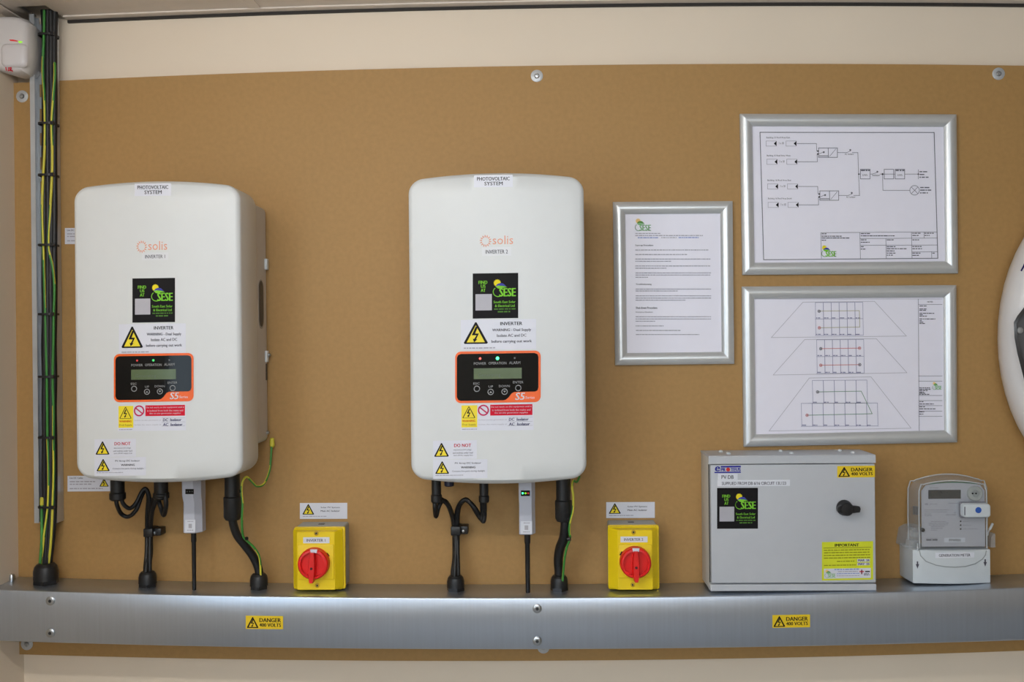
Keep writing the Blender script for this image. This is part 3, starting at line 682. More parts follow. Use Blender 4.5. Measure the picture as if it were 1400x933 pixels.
def stick(x0, y0, x1, y1, xsplit, ant, wind, lab, d, label, lit):
    X0, z0, X1, z1 = R(x0, y0, x1, y1, d); xsw = un(xsplit, (y0 + y1) / 2, d).x
    g = thing('data_logger_stick', ((X0 + X1) / 2, -d, z0), label, 'data logger', 'data logger sticks under the inverters')
    # body: flat front, bevelled right side, waisted lower half
    rings = []
    for z, dd, ins in ((z0, 0, .002), (z0 + .002, .004, 0), (z0 + (z1 - z0) * .60, .004, .0005), (z0 + (z1 - z0) * .74, .010, 0), (z1 + .012, .010, 0)):
        rings.append([Vector((x, y, z)) for x, y in ((X0 + ins, -d + .030), (X0 + ins, -d - dd + .002), (X0 + ins + .002, -d - dd), (xsw, -d - dd), (X1 - ins, -d - dd + .013), (X1 - ins, -d + .030))])
    V, Fc = loft(rings); obj('body', V, Fc, LOGG, g, sharp=25)
    a0, b0, a1, b1 = ant; A0, c0, A1, c1 = R(a0, b0, a1, b1, d - .012); r = (A1 - A0) / 2
    lathe('antenna', ((A0 + A1) / 2, -(d - .012), z0), [(r * 1.02, .001), (r * 1.02, -.018), (r * .82, -.020), (r * .80, -(z0 - c0) * .6), (r * .74, -(z0 - c0) + .004), (r * .5, -(z0 - c0) + .0005), (.0001, -(z0 - c0))], (0, 0, 1), PLAST, g, n=14)
    p = Print(plane(d + .010)); p.rect(*wind, PANEL, .0004, 'indicator_window')
    w_, h_ = wind[2] - wind[0], wind[3] - wind[1]
    for u, m in ((.2, LEDG if lit else LEDO), (.52, LEDYG if lit else LEDO), (.8, LEDRD if lit else LEDO)): p.disc(wind[0] + u * w_, wind[1] + .5 * h_, w_ * (.11 if lit else .07), m, .0008, 'indicator_light#%d' % (u * 10))
    o = p.build(g, 'indicator_window')
    p = Print(plane(d + .0042)); p.rect(*lab, LABG, .0004, 'rating_label'); lx = lab[0]; lw = lab[2] - lab[0]; lh = lab[3] - lab[1]
    p.rect(lx + .34 * lw, lab[1] + .33 * lh, lx + .66 * lw, lab[1] + .68 * lh, QR, .0007, 'code_patch')
    p.greek(lx + .25 * lw, lab[1] + .14 * lh, lx + .8 * lw, .06 * lh, LGREY); p.greek(lx + .2 * lw, lab[1] + .84 * lh, lx + .8 * lw, .06 * lh, LGREY)
    p.build(g, 'rating_label')
K = (130, 640, 5.185)
def cp(pts, o):
    def near(y, d): return d * (.55 if 380 < y < 560 else .78 if 300 < y <= 380 or 560 <= y < 680 else 1.0)
    return pxpath([(x, y, near(y, d)) for x, y, d in pts], *o)
def cq(pts, o): return pxpath(pts, *o)
def zfix(P, z):           # last point goes down into the gland
    P[-1].z = z; return P
# --- inverter 1
gx1, gz1 = gland(202, 800, 24.5, 'black cable gland below the left inverter where its twin cables enter')
gx2, gz2 = gland(354, 802, 24.5, 'black cable gland at the foot of the left inverter supply cable')
g = thing('twin_cable_set', (gx1, -.05, zt_top(gx1)), 'black twin cables with plugs looping down under the left inverter', 'cables')
connector(g, 150, 656, 171.5, 684.5, .085); connector(g, 209.5, 659, 231, 683, .085)
connector(g, 212, 660, 228, 680, .105, 'plug', .2)
def into(P, x, d, z): P = P[:-1] + [Vector((x, -d, z + .012)), Vector((x, -d, z - .02))]; return P
tube('cable', into(cp([(150, 215, .085), (155, 262, .085), (185, 325, .082), (235, 346, .075), (290, 300, .066), (330, 200, .06), (358, 152, .058), (378, 200, .052), (370, 320, .05), (368, 460, .05), (366, 600, .05), (370, 720, .05)], K), gx1 - .0045, .05, gz1), .0042, CABLE, g)
tube('cable', into(cp([(183, 200, .09), (200, 255, .088), (245, 287, .08), (290, 250, .072), (330, 172, .066), (360, 150, .064), (386, 215, .058), (392, 330, .056), (390, 460, .056), (388, 600, .056), (380, 720, .056)], K), gx1 + .0045, .05, gz1), .0042, CABLE, g)
tube('cable', into(cp([(445, 180, .085), (430, 235, .08), (408, 300, .07), (398, 380, .06), (396, 460, .052), (396, 600, .05), (390, 720, .05)], K), gx1 + .001, .044, gz1), .0042, CABLE, g)
tube('cable', into(cp([(495, 180, .105), (503, 260, .105), (487, 335, .1), (462, 270, .088), (440, 215, .075), (415, 225, .06), (388, 320, .046), (380, 460, .044), (378, 600, .044), (374, 720, .046)], K), gx1 - .001, .055, gz1), .0046, CABLE, g)
clip(196.5, 723, 218.5, 734.5, 211, 729, .034, 'black screw clip holding the twin cables under the left inverter')
stick(251, 659, 274.3, 729.7, 266.5, (261.7, 729.7, 268.8, 809), (253.4, 669, 265, 676), (253, 711, 267, 728), .082, 'grey data stick with black antenna under the left inverter, its lights off', False)
g = thing('supply_cable', (gx2, -.05, zt_top(gx2)), 'thick black supply cable with long plug below the right end of the left inverter', 'cable')
connector(g, 305.8, 655, 329.6, 711, .09, collar=.55)
tube('cable', into(cq([(972, 340, .09), (980, 400, .088), (1008, 480, .08), (1065, 555, .07), (1120, 630, .058), (1150, 740, .05)], K), gx2, .05, gz2), .0082, CABLE, g, n=12)
g = thing('earth_wire', un(372, 606, .012), 'green-yellow earth wire curling from the side of the left inverter', 'wire')
tube('wire', zfix(cq([(1253, -178, .014), (1245, -60, .022), (1236, 20, .03), (1200, 110, .05), (1150, 131, .07), (1112, 98, .085), (1075, 64, .097), (1046, 95, .106), (1038, 165, .107), (1046, 250, .107), (1042, 340, .107), (1042, 430, .102), (1052, 490, .094), (1085, 525, .085), (1135, 575, .075), (1167, 645, .064), (1176, 745, .058)], K), gz2 - .004), .0023, EGRN, g, n=8, stripe=EYEL, twist=.12)
lathe('lug', un(372, 603, .014), [(.0028, .006), (.0045, .004), (.0052, -.010), (.0025, -.014)], (0, 0, 1), EYEL, g, n=12)
for x, y, d in ((1034, 165, .1), (1074, 502, .088)):
    lathe('cable_tie', un(130 + x / 5.185, 640 + y / 5.185, d + .006), [(.0035, -.002), (.0035, .002)], (0.2, -.5, 1), PLAST, g, n=8)
# --- inverter 2
K2 = (560, 640, 5.185)
gx3, gz3 = gland(623, 804, 24, 'black cable gland below the right inverter where its twin cables enter')
gx4, gz4 = gland(764.6, 803, 24, 'black cable gland at the foot of the right inverter supply cable')
g = thing('twin_cable_set', (gx3, -.05, zt_top(gx3)), 'black twin cables with two plugs forming an arch under the right inverter', 'cables')
connector(g, 589, 658, 604.2, 688, .09); connector(g, 654.4, 662, 668.8, 688, .09)
lathe('blank_cap', un(614, 657, .09), [(.0095, .004), (.0095, -.010), (.007, -.012)], (0, 0, 1), M('cap_dark_blue', (30, 34, 60), .4), g, n=16)
tube('cable', into(cp([(178, 225, .09), (180, 290, .09), (187, 345, .088), (204, 285, .082), (228, 238, .075), (262, 245, .066), (296, 315, .055), (312, 400, .05), (318, 500, .05), (318, 640, .05), (318, 760, .05)], K2), gx3 - .0052, .05, gz3), .0045, CABLE, g)
tube('cable', into(cp([(205, 215, .092), (232, 228, .084), (270, 262, .072), (300, 335, .06), (318, 420, .057), (326, 520, .057), (326, 640, .057), (326, 760, .057)], K2), gx3 - .001, .056, gz3), .0045, CABLE, g)
tube('cable', into(cp([(532, 230, .09), (532, 320, .09), (524, 380, .088), (500, 345, .08), (462, 285, .072), (420, 240, .066), (385, 232, .062), (352, 275, .056), (340, 350, .052), (340, 450, .05), (340, 600, .05), (342, 760, .05)], K2), gx3 + .0052, .05, gz3), .0045, CABLE, g)
tube('cable', into(cp([(512, 230, .085), (516, 320, .085), (508, 362, .083), (482, 330, .076), (440, 262, .069), (400, 225, .067), (360, 250, .063), (336, 310, .06), (330, 400, .059), (334, 520, .058), (336, 760, .056)], K2), gx3 + .002, .044, gz3), .0045, CABLE, g)
clip(616.5, 720, 639.5, 732.5, 633.3, 726.2, .036, 'black screw clip holding the twin cables under the right inverter')
stick(709.5, 662, 731.7, 731.7, 726.8, (717.2, 731.7, 725.6, 812.6), (712.2, 671, 724.5, 678.6), (712, 713, 727.4, 730.5), .082, 'grey data stick with black antenna under the right inverter, its lights on', True)
g = thing('supply_cable', (gx4, -.05, zt_top(gx4)), 'thick black supply cable with long plug below the right end of the right inverter', 'cable')
connector(g, 758.6, 657, 782, 713, .09, collar=.5)
tube('cable', into(cq([(1102, 350, .09), (1102, 420, .088), (1092, 500, .08), (1066, 570, .068), (1054, 650, .058), (1055, 760, .05)], K2), gx4, .05, gz4), .0094, CABLE, g, n=12)
g = thing('earth_wire', un(786, 660, .08), 'green-yellow earth wire running down beside the right inverter supply cable', 'wire')
tube('wire', zfix(cq([(1205, 60, .07), (1185, 100, .08), (1160, 92, .09), (1152, 140, .103), (1160, 200, .104), (1158, 300, .102), (1138, 380, .099), (1132, 450, .095), (1138, 500, .09), (1116, 560, .082), (1098, 650, .072), (1084, 760, .064)], K2), gz4 - .003), .0023, EGRN, g, n=8, stripe=EYEL, twist=.12)
lathe('cable_tie', un(560 + 1130 / 5.185, 640 + 505 / 5.185, .094), [(.004, -.003), (.004, .003)], (1, -.3, 0.2), PLAST, g, n=8)

# ------------------------------------------------------------------ isolators and their labels
def isolator(k, back, flange, cover, plate, dial, tape, screws, mark, label):
    D0, D1, D2 = .048, .062, .082
    bx = R(*back, 0.0); zfl = max(zt_top(bx[0]), zt_top(bx[2])) + .0006
    g = thing('rotary_isolator', ((bx[0] + bx[2]) / 2, -.04, zfl), label, 'isolator switch', 'yellow rotary isolators')
    cv = R(*cover, D1)
    slab('back_box', cv[0] + .003, zfl, cv[2] + .001, cv[3] + .002, 0, D0, ISOG, g, .004, .001)
    slab('box_lip', cv[0] + .0005, zfl + .0005, cv[2] + .0035, cv[3] + .0015, D0, D0 + .007, ISOY, g, .004, .001)
    pl = R(*plate, D2); m_ = .010
    rings = [rr(cv[0], cv[1], cv[2], cv[3], D0 + .007, .006), rr(cv[0], cv[1], cv[2], cv[3], D1 - .002, .006), rr(cv[0] + .002, cv[1] + .002, cv[2] - .002, cv[3] - .002, D1, .005),
             rr(pl[0] - .002, cv[1] + .0035, pl[2] + .002, cv[3] - .0035, D2 - .004, .003), rr(pl[0] - .001, cv[1] + .0045, pl[2] + .001, cv[3] - .0045, D2 - .003, .003)]
    V, Fc = loft(rings); co = obj('cover', V, Fc, ISOY, g, sharp=25)
    for s_ in screws:
        c = un(s_[0], s_[1], D2 - .003); lathe('cover_screw', c, [(.0045, -.001), (.0045, .0008), (.0030, .001), (.0028, -.0004)], (0, -1, 0), M('isolator_screw', (196, 150, 20), .4), co, n=14)
        lathe('recess', c + Vector((0, -.0004, 0)), [(.0020, -.001), (.0020, .0012)], (0, -1, 0), DSTEEL, co, n=8)
    slab('dial_plate', pl[0], pl[1], pl[2], pl[3], D2 - .004, D2, ISOY, g, .003, .001)
    p = Print(plane(D2 - .003), slope=-.004, xref=tape[0]); p.rect(*tape, LABG, .0004, 'name_tape'); tw, th = tape[2] - tape[0], tape[3] - tape[1]
    p.text('INVERTER ' + str(k), tape[0] + .13 * tw, tape[1] + .3 * th, tape[0] + .84 * tw, tape[1] + .75 * th, GREY, bold=.012); p.build(g, 'name_tape')
    c = un(dial[0], dial[1], D2 + .012); r = dial[2] / .70 / 1000; c.y = -D2
    dl = lathe('dial', c, [(r * 1.02, 0), (r * 1.02, .004), (r, .006), (r, .015), (r * .93, .018), (r * .80, .0185), (r * .80, .010), (.0001, .010)], (0, -1, 0), ISOR, g, n=40, sharp=30)
    # grip bar across the dial, its pointer reaching past the lower rim
    tip = un(dial[3], dial[4], D2 + .018); top = c + Vector((.0, 0, r * .80)); top.x = c.x + (c.x - tip.x) * .1
    ax = (tip - top); ax.y = 0; L_ = ax.length; ax.normalize(); sd = Vector((ax.z, 0, -ax.x))
    prof = [(0, .0042), (L_ * .35, .0062), (L_ * .52, .0066), (L_ * .80, .0060), (L_, .0034)]
    V, Fc = [], []
    rg = []
    for dd, sc in ((.006, 1.15), (.022, 1.0), (.0245, .82)):
        ring_ = [top + ax * t + sd * hw * sc for t, hw in prof] + [top + ax * t - sd * hw * sc for t, hw in reversed(prof)]
        rg.append([Vector((q.x, -D2 - dd, q.z)) for q in ring_])
    V, Fc = loft(rg); obj('grip', V, Fc, ISOR, dl, sharp=25)
    mid = top + ax * (L_ * .52); lathe('grip_hole', (mid.x, -D2 - .0243, mid.z), [(.0026, 0), (.0026, .0005)], (0, -1, 0), M('hole_dark', (60, 10, 10), .6), dl, n=12)
    q = Print(plane(D2 + .0105)); q.poly([(dial[0] - 4.5, dial[1] - 20), (dial[0] + 5.5, dial[1] - 20), (dial[0] + 4.5, dial[1] - 15), (dial[0] - 3.5, dial[1] - 15)], WHITE, .0082, 'position_mark'); q.build(dl)
    q = Print(plane(D2)); mx, my = mark; q.line([(mx - 1.3, my - 1.6), (mx + 1.3, my + 2.0)] if k == 1 else [(mx + 1.2, my - 2), (mx - 1.2, my + 2)], 1.6, INK, .0004, 'on_mark'); q.build(g)
    xk = (cv[0] + cv[2]) / 2
    box('knockout', xk - .006, -.030, cv[3] + .0012, xk + .006, -.020, cv[3] + .0026, PLAST, g)
isolator(1, (402, 714, 477, 800), None, (400.8, 723, 468.5, 806.6), (406.5, 745, 456.5, 793), (428.3, 771.6, 21, 425.8, 797), (414.5, 735, 450.5, 743.3), ((432.5, 729.6), (433.8, 801)), (448.5, 758.5),
         'yellow isolator switch with red dial, marked INVERTER 1, below the left label')
isolator(2, (829, 713, 899, 800), None, (831.5, 720.5, 899.3, 806.4), (845.5, 745, 891.5, 791), (869, 770, 21, 870, 796), (848.3, 734, 885.3, 742), ((866, 728), (865, 800)), (849, 757),
         'yellow isolator switch with red dial, marked INVERTER 2, beside the grey box')
def board_label(x0, y0, x1, y1, label, slope=-.004):
    c = un((x0 + x1) / 2, y1, 0); g = thing('warning_label', c, label, 'label', 'printed labels on the board')
    p = Print(plane(.0004), slope=slope, xref=(x0 + x1) / 2); w, h = x1 - x0, y1 - y0; p.rect(x0, y0, x1, y1, WHITE, .0003, 'card')
    p.tri(x0 + .055 * w, y0 + .08 * h, x0 + .30 * w, y0 + .73 * h)
    p.text('Solar PV System', x0 + .44 * w, y0 + .24 * h, x0 + .84 * w, y0 + .35 * h, GREY, bold=.022); p.text('Main AC Isolator', x0 + .44 * w, y0 + .45 * h, x0 + .84 * w, y0 + .56 * h, GREY, bold=.022)
    p.greek(x0 + .06 * w, y0 + .84 * h, x0 + .56 * w, .05 * h, LGREY)
    o = p.build(g); sheet_fix(o['card'])
board_label(410, 688, 474.8, 709.8, 'white warning label above the yellow isolator of the left inverter')
board_label(828.8, 686.8, 895.2, 708.6, 'white warning label above the yellow isolator beside the grey box')
def dc_label(x0, y0, x1, y1, label, tri):
    c = un((x0 + x1) / 2, y1, 0); g = thing('warning_label', c, label, 'label', 'printed labels on the board')
    p = Print(plane(.0004), slope=-.006, xref=x0); p.rect(x0, y0, x1, y1, WHITE, .0003, 'card')
    p.text('Live DC Cables', x0 + 3, y0 + 1.7, x0 + 21, y0 + 4.2, GREY, bold=.015)
    for yy, xx in ((8.0, 40), (11.5, 34), (17.5, 48)): p.greek(x0 + 3, y0 + yy, x0 + xx, 1.5, LGREY)
    if tri: p.tri(x1 - 15, y0 + 4.0, x1 - 2.5, y0 + 15)
    o = p.build(g); sheet_fix(o['card'])
dc_label(88.8, 312, 147, 334, 'white printed label half hidden behind the upper left edge of the left inverter', False)
dc_label(92.3, 651, 151, 672.4, 'white printed label with yellow triangle peeping out under the left inverter', True)

# ------------------------------------------------------------------ snap frames with drawings
def snap_frame(corners, label, draw, tf):
    Q = [un(x, y, .001) for x, y in corners]          # TL TR BR BL
    c = (Q[2] + Q[3]) / 2; g = thing('snap_frame', c, label, 'frame', 'aluminium snap frames')
    cen = sum(Q, Vector()) / 4; RW, H = .0245, .013
    def corner(i, u):
        a, b_, e = Q[i], Q[(i + 1) % 4], Q[i - 1]; t1 = (b_ - a).normalized(); t2 = (e - a).normalized(); return a + t1 * u + t2 * u
    prof = [(0, 0)] + [(RW * t, H * math.sin(math.pi * (.12 + .80 * t)) ** .55) for t in (0, .08, .18, .3, .42, .55, .68, .8, .9, 1.0)] + [(RW, .002)]
    for i in range(4):
        V, Fc = [], []
        for u, hh in prof:
            for j in (i, (i + 1) % 4): V.append(corner(j, u) + Vector((0, -hh, 0)))
        for q in range(len(prof) - 1): Fc.append((2 * q, 2 * q + 1, 2 * q + 3, 2 * q + 2))
        V, Fc = fixn(V, Fc); 
        # rail normals must face the room
        o = obj('rail', V, Fc, ALU, g, sharp=40)
    V = [corner(i, RW - .001) + Vector((0, -.003, 0)) for i in range(4)] + [corner(i, RW - .001) for i in range(4)]
    pap = obj('paper', V, [(3, 2, 1, 0), (4, 5, 6, 7), (0, 1, 5, 4), (1, 2, 6, 5), (2, 3, 7, 6), (3, 0, 4, 7)], PAPER, g, smooth=False)
    p = Print(plane(.004), tf=tf); draw(p); p.build(pap)
def draw_doc(p):
    sese_logo(p, 148, 110, 232, 180, pale=True)
    p.greek(150, 192, 283, 4, LGREY); p.greek(150, 203, 512, 4.5, LGREY)
    p.greek(163, 214.5, 278, 4.5, LINKB); p.greek(288, 214, 370, 4, LGREY); p.greek(380, 214, 487, 4.5, LINKB)
    p.text('Start-up Procedure', 150, 251, 245, 261, GREY, bold=.02); p.text('Troubleshooting', 153, 458, 236, 468, GREY, bold=.02)
    p.text('Shut-down Procedure', 153, 582, 267, 593, GREY, bold=.02); p.text('Emergency Shutdown', 153, 607, 243, 615, GREY, bold=.01)
    for x0, y, x1 in ((150, 280, 540), (150, 304, 428), (150, 328, 550), (150, 340, 340), (150, 365, 550), (150, 377, 315), (151, 402, 552), (151, 413, 552), (151, 425, 222), (152, 488, 552), (152, 498, 375), (152, 524, 553), (152, 536, 553), (152, 547, 418), (152, 635, 552), (152, 647, 552), (152, 659, 255), (152, 684, 305), (153, 708, 390), (153, 730, 490)):
        p.greek(x0, y, x1, 3.9, M('ink_mid_grey', (150, 148, 160), .6, var=.03))
def draw_schematic(p):
    k = M('ink_line_grey', (112, 112, 122), .6, var=.03); pc = 'schematic'
    p.line([(155, 123), (1100, 124), (1120, 807), (175, 815)], 4.0, k, piece='border', closed=True)
    for (x, y, t) in ((190, 153, 'Building 15 Roof Area East'), (192, 251, 'Building 15 Roof Area West'), (196, 385, 'Building 16 Roof Area East'), (199, 484, 'Building 16 Roof Area South')):
        p.text(t, x, y - 6, x + 128, y + 5, GREY)
    for (x, y) in ((188, 184), (192, 283), (196, 417), (199, 517)):
        for dx in (0, 108):
            p.frame(x + dx, y - 14, x + dx + 56, y + 14, 2.0, LGREY, piece=pc); p.poly([(x + dx + 42, y), (x + dx + 57, y - 14), (x + dx + 57, y + 14)], INK, piece=pc)
        p.text('1 x 10', x + 70, y - 8, x + 96, y + 4, GREY)
    for (xa, y1, xb, y2, yo) in ((356, 184, 465, 225, 283), (363, 417, 472, 458, 517)):
        p.line([(xa, y1), (xb - 4, y1), (xb - 2, y2)], 2.4, k, piece=pc); p.line([(xa, yo), (xb + 1, yo), (xb, y2 + 15)], 2.4, k, piece=pc)
        p.frame(xb + 8, y2 - 17, xb + 110, y2 + 34, 3, k, piece=pc); p.line([(xb + 60, y2 - 17), (xb + 61, y2 + 34)], 3, k, piece=pc); p.line([(xb + 68, y2 + 28), (xb + 102, y2 - 12)], 2, k, piece=pc)
        p.line([(xb + 8, y2 + 17), (xb + 40, y2 + 2)], 2, k, piece=pc); p.line([(xb + 12, y2 + 26), (xb + 58, y2 + 26)], 4, k, piece=pc); p.disc(xb + 4, y2, 4, INK, piece=pc); p.disc(xb + 4, y2 + 16, 4, INK, piece=pc)
        p.disc(xb + 36, y2 + 6, 5, k, piece=pc)
    for (x0, y, x1) in ((575, 233, 686), (583, 466, 696)):
        p.line([(x0, y), (x0 + 50, y)], 2.4, k, piece=pc); p.line([(x0 + 80, y), (x1, y)], 2.4, k, piece=pc); p.line([(x0 + 50, y), (x0 + 72, y - 9)], 2.2, k, piece=pc); p.disc(x0 + 70, y - 14, 5, k, piece=pc)
        p.text('AC Isolator', x0 + 40, y + 3, x0 + 90, y + 13, GREY)
    p.line([(686, 233), (690, 350), (695, 466)], 2.4, k, piece=pc); p.line([(690, 350), (700, 350)], 2.4, k, piece=pc); p.disc(691, 350, 4, INK, piece=pc)
    for (x0, x1) in ((700, 752), (829, 880), (888, 940)): p.frame(x0, 324, x1, 376, 3, k, piece=pc)
    p.text('kWh', 712, 350, 738, 360, GREY); p.text('kWh', 902, 350, 928, 360, GREY); p.greek(703, 330, 750, 6, GREY, piece=pc); p.greek(891, 330, 938, 7, k, piece=pc)
    p.line([(752, 350), (765, 350)], 2.4, k, piece=pc); p.line([(765, 350), (790, 341)], 2.2, k, piece=pc); p.disc(792, 337, 5, k, piece=pc); p.text('Isolator', 765, 350, 806, 361, GREY)
    p.line([(806, 350), (888, 350)], 2.4, k, piece=pc); p.line([(940, 350), (1014, 350)], 2.4, k, piece=pc); p.line([(1014, 326), (1014, 376)], 2.4, k, piece=pc); p.disc(820, 350, 5, INK, piece=pc); p.disc(1014, 350, 4, INK, piece=pc)
    p.line([(820, 350), (822, 438), (966, 438)], 2.4, k, piece=pc); p.arc(994, 438, 26, 26, 0, 360, 2.6, k, piece=pc); p.line([(978, 422), (1010, 454)], 2.4, k, piece=pc); p.line([(978, 454), (1010, 422)], 2.4, k, piece=pc)
    for y, a, b_ in ((337, 1020, 1062), (352, 1020, 1050), (367, 1020, 1070), (423, 1024, 1080), (437, 1024, 1084), (452, 1024, 1066)): p.greek(a, y, b_, 6, k)
    # title block
    p.line([(485, 668), (1115, 664)], 2.2, k, piece='title_block'); p.line([(485, 668), (488, 808)], 2.2, k, piece='title_block'); p.line([(697, 667), (700, 808)], 2.2, k, piece='title_block')
    for a in (((697, 700), (1117, 697)), ((699, 737), (1118, 735)), ((978, 773), (1119, 771)), ((838, 700), (840, 808)), ((977, 666), (980, 808)), ((1045, 665), (1046, 698)), ((1086, 772), (1087, 806))): p.line(a, 2.2, k, piece='title_block')
    for x0, y, x1 in ((490, 674, 516), (490, 687, 598), (490, 697, 645), (490, 709, 520), (702, 673, 752), (702, 685, 885), (702, 707, 738), (702, 720, 750), (702, 744, 718), (702, 757, 732), (843, 707, 880), (843, 744, 890), (843, 755, 950), (843, 767, 885), (843, 779, 890), (843, 790, 876), (982, 671, 1028), (982, 683, 1016), (1048, 671, 1098), (1048, 683, 1076), (982, 707, 1018), (982, 743, 1032), (982, 755, 1034), (982, 779, 1026), (982, 791, 1020), (1090, 779, 1104)):
        p.greek(x0, y, x1, 4.6, GREY)
    sese_logo(p, 488, 735, 568, 800, pale=False)
def draw_roofs(p):
    l = M('ink_line_pale', (182, 180, 190), .6, var=.03); b_ = M('ink_line_blue', (146, 146, 176), .6, var=.03); rd = M('ink_pale_red', (206, 116, 116), .6); ol = M('ink_olive_pale', (170, 164, 120), .6); gn = M('ink_pale_green', (112, 150, 124), .6); pc = 'roof_plan'
    for P_ in ([(380, 130), (760, 125), (930, 310), (212, 318)], [(390, 328), (770, 324), (933, 505), (222, 517)], [(414, 533), (742, 527), (955, 800), (200, 815)]): p.line(P_, 2.4, l, piece=pc, closed=True)
    p.line([(125, 113), (1120, 113)], 2, l, piece=pc)
    def grid(x0, x1, y0, y1, cols, rows, mat, pc='panel_grid'):
        for i in range(cols + 1): x = x0 + (x1 - x0) * i / cols; p.line([(x, y0), (x + 3, y1)], 3.0 if 0 < i < cols else 2.0, mat, piece=pc)
        for j in range(rows + 1): y = y0 + (y1 - y0) * j / rows; p.line([(x0, y), (x1, y - 2)], 2.2, mat, piece=pc)
        for j in range(1, rows + 1):
            y = y0 + (y1 - y0) * j / rows
            for i in range(cols): x = x0 + (x1 - x0) * i / cols; p.greek(x + 4, y - 6, x + 28, 5, b_, piece='panel_numbers')
    grid(446, 698, 132, 307, 6, 2, b_); grid(453, 703, 330, 509, 6, 2, b_); grid(430, 720, 546, 668, 5, 1, b_); grid(371, 776, 668, 790, 7, 1, b_)
    p.line([(466, 177), (680, 175), (682, 262), (466, 266)], 2.6, ol, .0009, 'string_wiring'); p.line([(474, 377), (682, 374)], 3, rd, .0009, 'string_wiring'); p.line([(474, 465), (682, 462)], 3, rd, .0009, 'string_wiring')
    p.line([(458, 607), (690, 603), (748, 723), (403, 731)], 3, gn, .0009, 'string_wiring')
    for x, y, m in ((466, 178, GREY), (467, 266, rd), (475, 377, GREY), (681, 374, rd), (475, 465, rd), (682, 462, GREY), (458, 607, GREY), (402, 731, rd)):
        p.arc(x, y, 7, 7, 0, 360, 2.6, m, .001, 'string_wiring', 12); p.disc(x, y, 3.5, m, .001, 'string_wiring', 10)
    # notes column
    k = M('ink_line_grey', (92, 92, 102)); p.line([(993, 113), (998, 815)], 2.2, k, piece='title_block')
    for y in (142, 522, 550, 626, 653, 680, 709, 737): p.line([(995, y), (1120, y)], 2.0, k, piece='title_block')
    p.text('NOTES', 1041, 124, 1070, 132, GREY, bold=.02)
    for y, x1 in ((150, 1044), (166, 1040), (173, 1038), (189, 1078), (197, 1020), (204, 1042), (219, 1084), (228, 1012), (236, 1026), (243, 1030), (585, 1055), (593, 1058), (600, 1050), (608, 1026), (614, 1034), (620, 1055), (659, 1022), (671, 1076), (686, 1036), (697, 1090), (713, 1026), (725, 1020)): p.greek(999, y, x1, 4.2, GREY)
    sese_logo(p, 1068, 552, 1116, 596, pale=True)
snap_frame([(837.7, 277), (1000.5, 275.7), (1002.8, 497.6), (840.8, 499.6)], 'silver framed single page of printed instructions, portrait format', draw_doc, (830, 270, 3.889))
snap_frame([(1010.8, 156.8), (1305.6, 157.6), (1307.9, 374.2), (1014.4, 376.3)], 'upper silver landscape frame holding a wiring schematic', draw_schematic, (1000, 150, 3.969))
snap_frame([(1013.6, 392.3), (1305.3, 390.3), (1306.6, 604.6), (1016, 610.7)], 'lower silver landscape frame holding a drawing of three roofs with panels', draw_roofs, (1000, 380, 3.8875))

# ------------------------------------------------------------------ distribution box
DD = .098
fx0, fz0, fx1, fz1 = R(970.5, 623, 1197.5, 810.5, DD)
fz0 = max(zt_top(fx0), zt_top(fx1)) + .0006
db = thing('distribution_box', ((fx0 + fx1) / 2, -DD / 2, fz0), 'grey steel distribution box with black turn handle standing on the trunking', 'electrical box')
box('body', fx0, -DD + .012, fz0, fx1, -.0005, fz1 - .001, DBS, db, .0015)
zl0 = un(1084, 634, DD).z; zb0 = un(1084, 798, DD).z
V, Fc = loft([[Vector((x, -d_, z)) for d_, z in ((.001, fz1), (DD - .002, fz1), (DD, fz1 - .002), (DD, zl0), (DD - .004, zl0), (DD - .004, fz1 - .003), (.001, fz1 - .003))] for x in (fx0 - .0008, fx1 + .0008)]); lid = obj('top_lid', V, Fc, DBG, db, sharp=30)
slab('bottom_strip', fx0, fz0, fx1, zb0 - .002, DD - .013, DD, DBG, db, .001, .0012)
door = slab('door', fx0 + .0025, zb0 + .0005, fx1 - .0005, zl0 - .002, DD - .014, DD - .0008, DBG, db, .0015, .0015)
box('hinge_gap', fx0 + .0002, -DD + .0125, zb0, fx0 + .0015, -DD + .010, zl0 - .002, GAP, db)
for px, dd in ((985.5, .03), (1067, .03), (1148, .03), (996, .068), (1082, .068), (1166, .068)):
    x = un(px, 616, dd).x; lathe('lid_screw', (x, -dd, fz1), [(.0045, -.001), (.0045, .0015), (.0028, .0035), (.0001, .004)], (0, 0, 1), METW, lid, n=12)
# turn handle
hc = un(945 + 898 / 4.2415, 605 + 385 / 4.2415, DD + .012); hc.y = -DD + .0006
hd = lathe('handle', hc, [(.0150, 0), (.0150, .004), (.0135, .006), (.0128, .020), (.0110, .0225), (.0001, .023)], (0, -1, 0), PLAST, db, n=28)
V, Fc = loft([[Vector((hc.x + a, hc.y - d_, hc.z + b_)) for a, b_ in ((-.0175, -.004), (-.0175, .003), (-.010, .008), (.010, .0065), (.024, .0045), (.0255, 0), (.024, -.006), (.008, -.008), (-.010, -.008))] for d_ in (.010, .018, .020)]); obj('wing', V, Fc, PLAST, hd, sharp=30)
DT = (945, 605, 4.2415); DF = plane(DD - .0008)
p = Print(DF, DT, slope=-.012, xref=1000)
p.rect(172, 137, 288, 146, BLUE, .0004, 'maker_badge'); p.rect(135, 171, 288, 178, BLUE, .0004, 'maker_badge'); p.text('e', 138, 139, 164, 168, BLUE, .0008, bold=.05, shear=.1)
p.text('PR', 173, 149, 198, 168, BLUE, bold=.05); p.text('TEUS', 230, 149, 286, 168, BLUE, bold=.05); p.disc(214, 158, 11.5, M('badge_red', (196, 30, 30), .4), .0009, 'badge_dot'); p.build(door, 'maker_badge')
